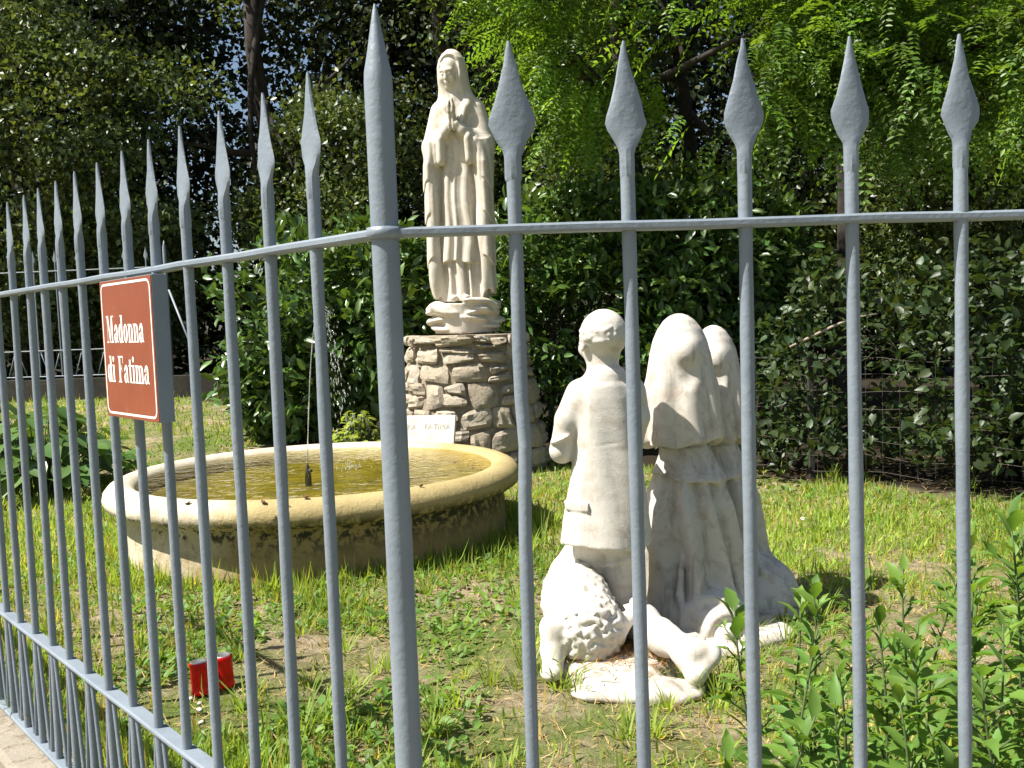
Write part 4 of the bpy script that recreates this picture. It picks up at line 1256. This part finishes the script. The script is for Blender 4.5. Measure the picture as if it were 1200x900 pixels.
def tree(name, label, base, top, r0, blobs, args, group=None, mat_leaf='leaf_dark', crown=None):
    root = empty(name, (0, 0, 0)); tag(root, label, 'tree', group)
    ends = [(b[0], b[1], b[2]) for b in blobs]
    trunk_mesh(limbs(base, top, r0, ends)).build('trunk', M['bark'], root, smooth=True)
    (crown or crown_simple)('crown', blobs, parent=root, mat=M[mat_leaf], **args)
    return root

# --- left: three dull dark broadleaf trees; their upper crowns hang forward and shade the lower leaves
A = dict(per=28, rc=.15, L=.078, asp=.66, shell=.55, gap=-.04, gsc=1.55, up=.35)
tree('broadleaf_tree', 'dense dull green tree at the far end of the back iron fence', (-6.6, 13.2, .3), (-6.3, 12.8, 5.2), .17,
     [(-6.6, 12.2, 2.1, 1.5, .8, 1.4), (-5.6, 12.0, 3.7, 1.5, .9, 1.3), (-7.4, 12.0, 4.0, 1.4, 1, 1.5), (-6.4, 12.4, 5.9, 1.9, 1.0, 1.1), (-5.0, 12.6, 1.7, 1.1, .7, 1.1)], dict(A, nclump=2600), 'trees behind the back fence')
tree('broadleaf_tree', 'dark tree with forked trunk between the back fence and the clipped bush', (-3.25, 13.0, .3), (-3.0, 12.9, 5.5), .15,
     [(-4.1, 12.1, 3.4, 1.3, .8, 1.3), (-2.6, 12.2, 3.0, 1.3, .8, 1.5), (-3.4, 12.4, 5.7, 1.8, 1.0, 1.0), (-3.2, 12.4, 1.6, 1.4, .7, 1.0), (-1.7, 12.2, 4.5, 1.2, .9, 1.0)], dict(A, nclump=2400, seed=5), 'trees behind the back fence')
tree('broadleaf_tree', 'tall shaded tree rising directly behind the praying woman', (-.7, 12.6, .3), (-.6, 12.4, 5.6), .15,
     [(-1.0, 11.7, 2.6, 1.2, .8, 1.4), (-.4, 11.4, 4.4, 1.5, 1.0, 1.1), (.6, 11.6, 2.8, 1.2, .8, 1.3), (-1.2, 11.4, 5.9, 1.8, 1.2, .9), (.8, 10.9, 5.6, 1.5, 1.2, .9)], dict(A, nclump=2200, seed=9), 'trees behind the back fence')

# --- right: false acacias with bright feathery leaves
def crown_pinnate(name, blobs, nleaf, mat, parent, seed=1, gap=-.08, L=.30):
    P, d = blob_points(blobs, nleaf, .6); P, d = cut(P, d, 2.8, gap, seed)
    n = len(P); k = 15
    A_ = d*.7 + rnd_dirs(n)*.55; A_[:, 2] -= .25; A_ /= np.linalg.norm(A_, axis=1, keepdims=True)
    N = rnd_dirs(n)*.5; N[:, 2] += 1.0; N -= A_*np.sum(A_*N, 1, keepdims=True); N /= np.linalg.norm(N, axis=1, keepdims=True)
    S = np.cross(N, A_)
    len_ = L*rng.uniform(.6, 1.25, n)
    # clumps of tone follow the position so that sprays read together
    cl = tints(n, .65, 1.35, .12)*(1+.40*fbm(P.astype(np.float32), 3.0, seed+4, 2))[:, None]
    Pq, Uq, Nq, Lq, Tq = [], [], [], [], []
    for j in range(k):
        t = .12+.88*((j+1)//2)/((k-1)/2); side = 0 if j == k-1 else (1 if j % 2 else -1)
        c = P + A_*(len_*t)[:, None] + np.array([0, 0, -1.0])*(len_*.28*t*t)[:, None]
        U = A_*.35 + S*side*.95 if side else A_.copy()
        U = U + rng.normal(size=(n, 3))*.12; U[:, 2] -= .15
        Pq.append(c); Uq.append(U); Nq.append(N + rng.normal(size=(n, 3))*.25); Lq.append(len_*.20*(1.05-.45*abs(t-.5))); Tq.append(cl*rng.uniform(.85, 1.15, (n, 1)))
    Pq, Uq, Nq, Lq, Tq = map(np.concatenate, (Pq, Uq, Nq, Lq, Tq))
    return link(name, inst(name, T_DIAMOND, Pq, Uq, Nq, Lq, Lq*.44, Tq), mat, parent)

tree('acacia_tree', 'bright feathery acacia spreading between the praying woman and the dark trunk', (1.15, 9.8, .1), (1.2, 9.3, 4.4), .10,
     [(.95, 8.0, 3.25, 1.0, .7, .85), (1.8, 7.2, 3.05, .9, .7, .75), (1.2, 7.6, 4.3, 1.5, .9, .8), (2.0, 7.8, 4.6, 1.2, .9, .8), (.2, 8.9, 4.1, .8, .6, .6)], dict(nleaf=7000, seed=3), 'acacias on the right', 'leaf_robinia', crown_pinnate)
tree('acacia_tree', 'feathery acacia with a thick dark trunk behind the wire fence', (2.80, 8.5, .1), (2.95, 8.5, 4.2), .115,
     [(2.9, 6.9, 2.85, .9, .6, .75), (3.9, 6.7, 2.9, 1.0, .7, .8), (3.2, 7.3, 4.2, 1.3, .8, .8), (4.7, 7.0, 4.0, 1.2, .9, 1.0), (2.5, 7.4, 3.5, .8, .6, .7)], dict(nleaf=7500, seed=8), 'acacias on the right', 'leaf_robinia', crown_pinnate)
# dark understorey trees behind the acacias
tree('broadleaf_tree', 'shaded dark tree filling the gap behind the two acacias', (2.1, 11.4, .1), (2.1, 11.2, 4.6), .11,
     [(1.5, 10.4, 2.4, 1.2, .7, 1.4), (2.8, 10.3, 2.6, 1.2, .7, 1.5), (2.2, 10.2, 4.4, 1.8, 1.0, 1.2)], dict(A, nclump=1500, seed=13), 'trees behind the back fence')
tree('broadleaf_tree', 'shaded dark tree at the far end of the wire fence', (5.2, 10.6, .1), (5.0, 10.4, 4.6), .12,
     [(4.4, 9.7, 2.0, 1.1, .7, 1.4), (5.6, 9.4, 2.2, 1.2, .8, 1.5), (4.9, 9.7, 4.4, 1.8, 1.1, 1.3)], dict(A, nclump=1500, seed=17), 'trees behind the back fence')

# --- cherry laurel bushes
def bush(name, label, base, blobs, args, mat, tpl=T_LAUREL, cat='bush', group=None, stems=7):
    root = empty(name, (0, 0, 0)); tag(root, label, cat, group)
    mb = MB(); r = random.Random(int(abs(base[0])*100)); bz_ = float(gz(base[0], base[1]))
    for i in range(stems):
        b = r.choice(blobs); p = Vector((base[0]+r.uniform(-.25, .25), base[1]+r.uniform(-.2, .2), bz_-.03))
        e = Vector((b[0]+r.uniform(-.5, .5)*b[3], b[1]+r.uniform(-.4, .4)*b[4], b[2]+r.uniform(0, .6)*b[5])); mid = p.lerp(e, .5)+Vector((r.uniform(-.1, .1), r.uniform(-.1, .1), .12))
        mb.tube([p, mid, e], [.022, .016, .006], 7)
    mb.build('stems', M['bark'], root, smooth=True)
    crown_simple('foliage', blobs, mat=mat, parent=root, tpl=tpl, **args)
    return root
B = dict(per=9, rc=.07, L=.125, asp=.40, shell=.35, gap=-.55, gsc=3.0, droop=-.1, up=.75)
bush('laurel_bush', 'rounded glossy laurel bush standing behind the fountain', (-1.75, 8.9),
     [(-2.05, 8.75, 1.10, .66, .65, .92), (-1.30, 8.75, 1.12, .75, .65, .92), (-.75, 8.9, .85, .65, .6, .85), (-1.9, 8.7, .55, .60, .6, .45)], dict(B, nclump=1500, zmin=.12), M['leaf_laurel'], group='laurel bushes')
bush('laurel_bush', 'glossy laurel bush growing beside the stone pedestal', (.55, 8.9),
     [(.35, 8.7, 1.35, .75, .55, .85), (.95, 8.6, 1.65, .75, .55, .65), (.6, 8.8, .75, .8, .55, .7)], dict(B, nclump=1100, seed=4, zmin=.1, L=.11), M['leaf_laurel'], group='laurel bushes')
bush('laurel_bush', 'glossy laurel bush behind the heads of the kneeling girls', (1.75, 8.6),
     [(1.65, 8.35, 1.50, .75, .55, .80), (2.05, 8.5, 1.35, .6, .5, .75), (1.6, 8.4, .75, .7, .5, .7)], dict(B, nclump=1000, seed=6, zmin=.1, L=.11), M['leaf_laurel'], group='laurel bushes')
bush('bramble_bush', 'dark bramble thicket against the wire fence post', (1.75, 6.75),
     [(1.55, 6.80, .45, .6, .35, .5), (2.15, 6.30, .65, .55, .35, .75), (2.0, 6.2, .22, .7, .3, .25)], dict(B, nclump=460, seed=7, zmin=.1, L=.058, asp=.62, per=8), M['leaf_bramble'], T_HEART, group='brambles on the wire fence')
bush('bramble_bush', 'pale leaved bramble climbing over the wire fence', (2.9, 5.75),
     [(2.75, 5.85, .75, .45, .35, .75), (3.25, 5.45, .80, .55, .40, .85), (2.9, 5.6, .30, .6, .35, .30)], dict(B, nclump=480, seed=8, zmin=.1, L=.062, asp=.62, per=8), M['leaf_bramble'], T_HEART, group='brambles on the wire fence')
# mass of the wood behind
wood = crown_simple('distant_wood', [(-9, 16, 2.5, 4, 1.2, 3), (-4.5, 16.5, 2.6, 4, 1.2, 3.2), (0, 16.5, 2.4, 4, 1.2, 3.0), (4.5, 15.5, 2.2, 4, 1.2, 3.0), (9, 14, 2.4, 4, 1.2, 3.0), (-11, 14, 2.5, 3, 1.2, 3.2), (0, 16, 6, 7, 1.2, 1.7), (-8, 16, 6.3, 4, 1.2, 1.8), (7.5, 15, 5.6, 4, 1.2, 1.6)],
                    24000, 12, .30, .135, .70, M['leaf_shaded'], None, shell=.8, gap=-.9, gsc=.9)
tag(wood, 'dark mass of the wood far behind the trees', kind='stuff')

# --- wire fence in the shade on the right
def wire_fence():
    root = empty('wire_fence', (0, 0, 0)); tag(root, 'rusty wire mesh fence in the shade with concrete posts', 'fence')
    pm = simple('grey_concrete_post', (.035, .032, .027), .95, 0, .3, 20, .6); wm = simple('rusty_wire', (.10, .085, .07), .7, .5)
    a, b = Vector((1.0, 6.90, 0)), Vector((3.7, 4.75, 0)); d = (b-a)
    for t in (.33, .98):
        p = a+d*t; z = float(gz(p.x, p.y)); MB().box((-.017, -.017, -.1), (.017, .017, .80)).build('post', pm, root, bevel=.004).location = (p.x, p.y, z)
    for k in range(8):
        mb = MB(); pts = []
        for i in range(25):
            p = a+d*(i/24); pts.append((p.x, p.y-.03, float(gz(p.x, p.y))+.06+.10*k+.012*math.sin(i*1.3+k)))
        mb.tube(pts, .0016, 5); mb.build('wire', wm, root, smooth=True)
    for i in range(34):
        p = a+d*((i+.5)/34); z = float(gz(p.x, p.y)); mb = MB(); mb.tube([(p.x, p.y-.03, z+.04), (p.x+.003, p.y-.032, z+.78)], .0012, 5); mb.build('mesh_wire', wm, root)
wire_fence()
st = MB(); st.tube([(1.76, 6.25, .84), (1.88, 6.2, .90), (2.02, 6.15, .97), (2.14, 6.12, 1.02), (2.28, 6.1, 1.04)], [.006, .010, .009, .008, .004], 8)
tag(st.build('dead_branch', simple('bleached_twig', (.30, .25, .19), .9), smooth=True), 'bare pale branch caught on the bramble thicket', 'branch')

# --- big leaved plant at the left and the yellow green one by the tablet
def leafy_plant(name, label, c, n, rad, hgt, L, asp, mat, tpl, seed, cat='plant'):
    r = random.Random(seed); root = empty(name, (c[0], c[1], float(gz(*c)))); tag(root, label, cat)
    P, U, N = [], [], []; mb = MB()
    for i in range(n):
        a = r.uniform(0, 6.28); q = math.sqrt(r.random())*rad; h = hgt*(1-.65*(q/rad)**2)*r.uniform(.45, 1.05)
        tip = Vector((q*math.cos(a), q*math.sin(a), h)); b = Vector((tip.x*.45, tip.y*.45, 0))
        mb.tube([b, b.lerp(tip, .6)+Vector((0, 0, h*.12)), tip], [.006, .005, .003], 5)
        P.append(tip); U.append((math.cos(a)+r.gauss(0, .4), math.sin(a)+r.gauss(0, .4), r.uniform(-.7, .15))); N.append((math.cos(a)*.5+r.gauss(0, .25), math.sin(a)*.5+r.gauss(0, .25), 1))
    mb.build('stalks', M['stem'], root, smooth=True)
    LL = L*rng.uniform(.6, 1.2, n)
    link('leaves', inst('leaves', tpl, np.array([tuple(p) for p in P]), np.array(U), np.array(N), LL, LL*asp, tints(n, .7, 1.3, .12)), mat, root)
leafy_plant('broad_leaved_plant', 'clump of large heart shaped leaves by the left end of the lawn', (-3.35, 6.85), 190, .62, .62, .17, .85, M['leaf_big'], T_HEART, 3)
leafy_plant('broad_leaved_plant', 'second clump of large leaves nearer the back wall', (-4.2, 7.5), 150, .65, .60, .17, .85, M['leaf_big'], T_HEART, 5)
leafy_plant('garden_plant', 'small yellow green plant beside the marble tablet', (-1.06, 6.58), 620, .20, .50, .05, .65, M['leaf_yellow'], T_LAUREL, 7)

# --- tall weeds along the fence
def weed(x, y, top, seed, label):
    r = random.Random(seed); z0 = float(gz(x, y)); root = empty('tall_weed', (x, y, z0)); tag(root, label, 'weed', 'tall weeds along the fence')
    Hh = top-z0; lx, ly = r.uniform(-.05, .05), r.uniform(-.06, .05)
    st_ = lambda t: Vector((lx*t*t+.012*math.sin(5*t+seed), ly*t*t, Hh*.93*t))
    mb = MB(); mb.tube([st_(i/8) for i in range(9)], [.0042-.0026*i/8 for i in range(9)], 7)
    P, U, N, LL = [], [], [], []
    nn = int(Hh/.0145)
    for i in range(nn):
        t = .10+.90*(i/nn); a = i*2.399+r.uniform(-.3, .3); p = st_(t)
        el = r.uniform(.05, .75) if t < .85 else r.uniform(.6, 1.3)
        L = r.uniform(.034, .082)*(1.0 if t < .8 else .85)*(.8+.5*Hh)
        P.append(tuple(p)); U.append((math.cos(a)*math.cos(el), math.sin(a)*math.cos(el), math.sin(el))); N.append((-math.cos(a)*math.sin(el)*.8+r.gauss(0, .25), -math.sin(a)*math.sin(el)*.8+r.gauss(0, .25), math.cos(el)+.2)); LL.append(L)
        if r.random() < .35 and t > .3 and t < .9:      # side shoots
            for q in range(3):
                b = a+r.uniform(-.9, .9); e2 = r.uniform(.2, 1.0); pp = p+Vector((math.cos(a), math.sin(a), .9))*.03
                P.append(tuple(pp)); U.append((math.cos(b)*math.cos(e2), math.sin(b)*math.cos(e2), math.sin(e2))); N.append((r.gauss(0, .3), r.gauss(0, .3), 1)); LL.append(L*.6)
            mb.tube([p, p+Vector((math.cos(a), math.sin(a), .9))*.032], [.002, .0015], 5)
    mb.build('stem', M['stem'], root, smooth=True)
    n = len(P); LL = np.array(LL)
    link('leaves', inst('leaves', T_LOBED, np.array(P), np.array(U), np.array(N), LL, LL*rng.uniform(.30, .46, n), tints(n, .7, 1.3, .12)), M['leaf_weed'], root)
W_ = [(0.436, 1.75, 0.592), (0.454, 1.6, 0.59), (0.623, 2.0, 0.569), (0.532, 1.6, 0.558), (0.671, 1.8, 0.553), (0.831, 2.1, 0.555), (0.71, 1.7, 0.596), (0.674, 1.55, 0.569), (0.832, 1.8, 0.628), (0.782, 1.6, 0.607), (0.902, 1.75, 0.755), (1.043, 2.0, 0.589), (0.759, 1.5, 0.555), (0.531, 1.5, 0.509), (0.397, 1.55, 0.495), (0.336, 1.6, 0.39), (0.598, 1.5, 0.507), (0.678, 1.5, 0.476), (0.511, 1.7, 0.465), (0.798, 2.3, 0.486), (1.104, 2.3, 0.578), (1.003, 2.35, 0.508), (0.579, 2.1, 0.489), (0.86, 1.6, 0.618), (0.983, 1.8, 0.703),
      (.62, 1.42, .46), (.80, 1.42, .50), (.46, 1.42, .42), (1.1, 1.7, .62), (1.2, 1.5, .6), (.90, 1.45, .56), (.73, 1.95, .50), (.95, 2.0, .55)]
ORD = ['corner post itself', 'first', 'second', 'third', 'fourth', 'fifth', 'sixth', 'seventh', 'eighth', 'ninth']
for i, (x, y, t) in enumerate(W_):
    s_ = (x-PX)*DR.x+(y-PY)*DR.y; k = max(1, min(9, int(round((s_-.1591)/.1461))+1)); dd = float(inside(x, y))
    size = 'tall' if t > .60 else ('short' if t < .49 else 'knee high')
    far = 'pressed against' if dd < .22 else ('close behind' if dd < .42 else ('a step behind' if dd < .72 else 'far behind'))
    weed(x, y, t, i+1, '%s leafy green weed %s the %s bar past the corner post' % (size, far, ORD[k]))

# --- grass
def free(x, y):
    m = inside(x, y) > .05
    m &= np.hypot(x-FC.x, y-FC.y) > .998
    m &= np.hypot(x-MC.x, y-MC.y) > .60
    return m
def bare_at(x, y):
    g = lambda cx, cy, sx, sy: np.exp(-((x-cx)**2/sx+(y-cy)**2/sy))
    return 1.5*g(-.55, 2.98, .16, .10) + 1.3*g(.02, 3.10, .05, .09) + 1.2*g(.06, 2.45, .06, .06) + .8*g(-.95, 2.75, .05, .04) + .7*g(1.25, 4.4, .10, .10) + .6*g(.1, 3.9, .04, .1)
def grass():
    n = 380000
    y = 1.3*np.exp(rng.random(n)*np.log(13.5/1.3)); x = rng.uniform(-1, 1, n)*(y*.66+.5) - .15
    m = free(x, y)
    P3 = np.stack([x, y, 0*x], 1).astype(np.float32)
    dens = fbm(P3, 2.2, 31, 3) + .5*fbm(P3, 9.0, 32, 2)
    near_f = np.exp(-(np.hypot(x-FC.x, y-FC.y)-1.0)*9) + np.exp(-np.abs(inside(x, y)-.1)*6)*.5
    bare = bare_at(x, y)
    far = sstep(3.5, 5.5, y)*.45
    p = np.clip(.44+.85*dens+1.2*near_f+far-bare, .05, 1)
    m &= rng.random(n) < p
    # the shaded wood floor carries none
    m &= (y < 7.62-.85*x + .15*np.sin(7*x)) & ~((y > 7.9) & (x > -2.2)) & (y < 10.7+3*(x < -2.6))
    x, y, near_f, dens = x[m], y[m], near_f[m], dens[m]; n = len(x)
    z = gz(x, y)-.004
    h = rng.gamma(3.4, .0098, n)*(1+1.2*np.clip(near_f, 0, 1)+.5*np.clip(dens, -.6, 1))
    h = np.clip(h, .012, .17)
    a = rng.uniform(0, 6.28, n); tilt = rng.uniform(.2, 1.35, n)
    U = np.stack([np.cos(a)*np.sin(tilt), np.sin(a)*np.sin(tilt), np.cos(tilt)], 1)
    N = np.stack([-np.cos(a)*np.cos(tilt), -np.sin(a)*np.cos(tilt), np.sin(tilt)], 1)*-1 + rng.normal(size=(n, 3))*.25
    W = (.0042+.0018*rng.random(n))*(1+y*.10)
    t = tints(n, .7, 1.35, .16)
    dry = rng.random(n) < np.clip(.13-.15*dens, .05, .4)
    t[dry] = np.array([2.5, 1.35, 2.9])*rng.uniform(.6, 1.1, (dry.sum(), 1))
    t *= (1+.18*fbm(np.stack([x, y, 0*x], 1).astype(np.float32), 1.6, 40, 2))[:, None]
    o = link('grass', inst('grass', T_BLADE, np.stack([x, y, z], 1), U, -N, h, W, t), M['grass']); tag(o, 'rough green grass of the lawn', 'grass', kind='stuff')
    # clover and small herbs
    n = 42000
    y = 1.4*np.exp(rng.random(n)*np.log(9/1.4)); x = rng.uniform(-1, 1, n)*(y*.62+.4) - .15
    P3 = np.stack([x, y, 0*x], 1).astype(np.float32)
    m = free(x, y) & (fbm(P3, 3.0, 77, 3) > .12+.9*bare_at(x, y)) & (y < 7.5-.85*x) & ~((y > 7.9) & (x > -2.2))
    x, y = x[m], y[m]; n = len(x)
    a = rng.uniform(0, 6.28, n); U = np.stack([np.cos(a), np.sin(a), rng.uniform(.0, 1.3, n)], 1); N = rng.normal(size=(n, 3))*.35; N[:, 2] += 1
    L = rng.uniform(.016, .048, n)
    o = link('ground_herbs', inst('ground_herbs', T_LAUREL, np.stack([x, y, gz(x, y)+rng.uniform(.0, .022, n)], 1), U, N, L, L*rng.uniform(.3, .6, n), tints(n, .75, 1.4, .12)), M['leaf_weed']); tag(o, 'low clover and herbs between the grass', 'herbs', kind='stuff')
    # long tufts
    P, U, N, L, T = [], [], [], [], []
    r = random.Random(8); spots = []
    while len(spots) < 210:
        yy = 1.5*math.exp(r.random()*math.log(6.5/1.5)); xx = r.uniform(-1, 1)*(yy*.6+.2)
        if free(np.array([xx]), np.array([yy]))[0]: spots.append((xx, yy, r.uniform(.05, .15)))
    for k in range(46):
        a_ = r.uniform(-3.3, .2); spots.append((FC.x+1.03*math.cos(a_), FC.y+1.03*math.sin(a_), r.uniform(.05, .12)))
    spots += [(.06, 2.95, .17), (.10, 2.88, .15), (.16, 2.80, .13), (.02, 3.05, .14), (-.60, 2.55, .20), (-.55, 2.62, .17), (-.80, 2.75, .12), (.55, 2.75, .14), (.62, 2.85, .13), (.40, 2.66, .10), (.20, 3.75, .12), (.05, 4.5, .16), (.12, 4.7, .16), (.10, 5.0, .15)]
    for xx, yy, hh in spots:
        tc = rng.uniform(.8, 1.25)
        for k in range(r.randint(12, 26)):
            a_ = r.uniform(0, 6.28); q = r.random()*.035; t_ = r.uniform(.08, .85)
            px_, py_ = xx+q*math.cos(a_), yy+q*math.sin(a_)
            P.append((px_, py_, float(gz(px_, py_))-.004)); U.append((math.cos(a_)*math.sin(t_), math.sin(a_)*math.sin(t_), math.cos(t_))); N.append((math.cos(a_)*math.cos(t_), math.sin(a_)*math.cos(t_), -math.sin(t_))); L.append(hh*r.uniform(.5, 1.15)); T.append(tc)
    n = len(P); t = tints(n, .8, 1.25, .12)*np.array(T)[:, None]
    o = link('grass_tufts', inst('grass_tufts', T_BLADE, np.array(P), np.array(U), np.array(N), np.array(L), .0058, t), M['grass']); tag(o, 'long grass tufts around the fountain and statues', 'grass', kind='stuff')
    # dry straw litter
    n = 16000
    y = 1.4*np.exp(rng.random(n)*np.log(7/1.4)); x = rng.uniform(-1, 1, n)*(y*.6+.3) - .1; m = free(x, y); x, y = x[m], y[m]; n = len(x)
    a = rng.uniform(0, 6.28, n); U = np.stack([np.cos(a), np.sin(a), rng.uniform(-.05, .25, n)], 1); N = rng.normal(size=(n, 3))*.3; N[:, 2] += 1
    L = rng.uniform(.02, .06, n); t = np.array([3.0, 1.55, 4.6])*rng.uniform(.4, 1.0, (n, 1))
    x = np.concatenate([x, rng.normal(.36, .085, 700)]); y = np.concatenate([y, rng.normal(2.98, .075, 700)])
    zz = gz(x, y)+rng.uniform(.002, .016, len(x)); zz[n:] = rng.uniform(.040, .060, 700)
    a2 = rng.uniform(0, 6.28, 700); U = np.concatenate([U, np.stack([np.cos(a2), np.sin(a2), rng.uniform(-.1, .2, 700)], 1)]); N = np.concatenate([N, N[:700]]); L = np.concatenate([L, rng.uniform(.015, .045, 700)]); t = np.concatenate([t, t[:700]*np.array([.75, .6, .45])])
    o = link('dry_litter', inst('dry_litter', T_BLADE, np.stack([x, y, zz], 1), U, N, L, .003, t), M['grass']); tag(o, 'dry straw litter on the bare soil', 'straw', kind='stuff')
grass()
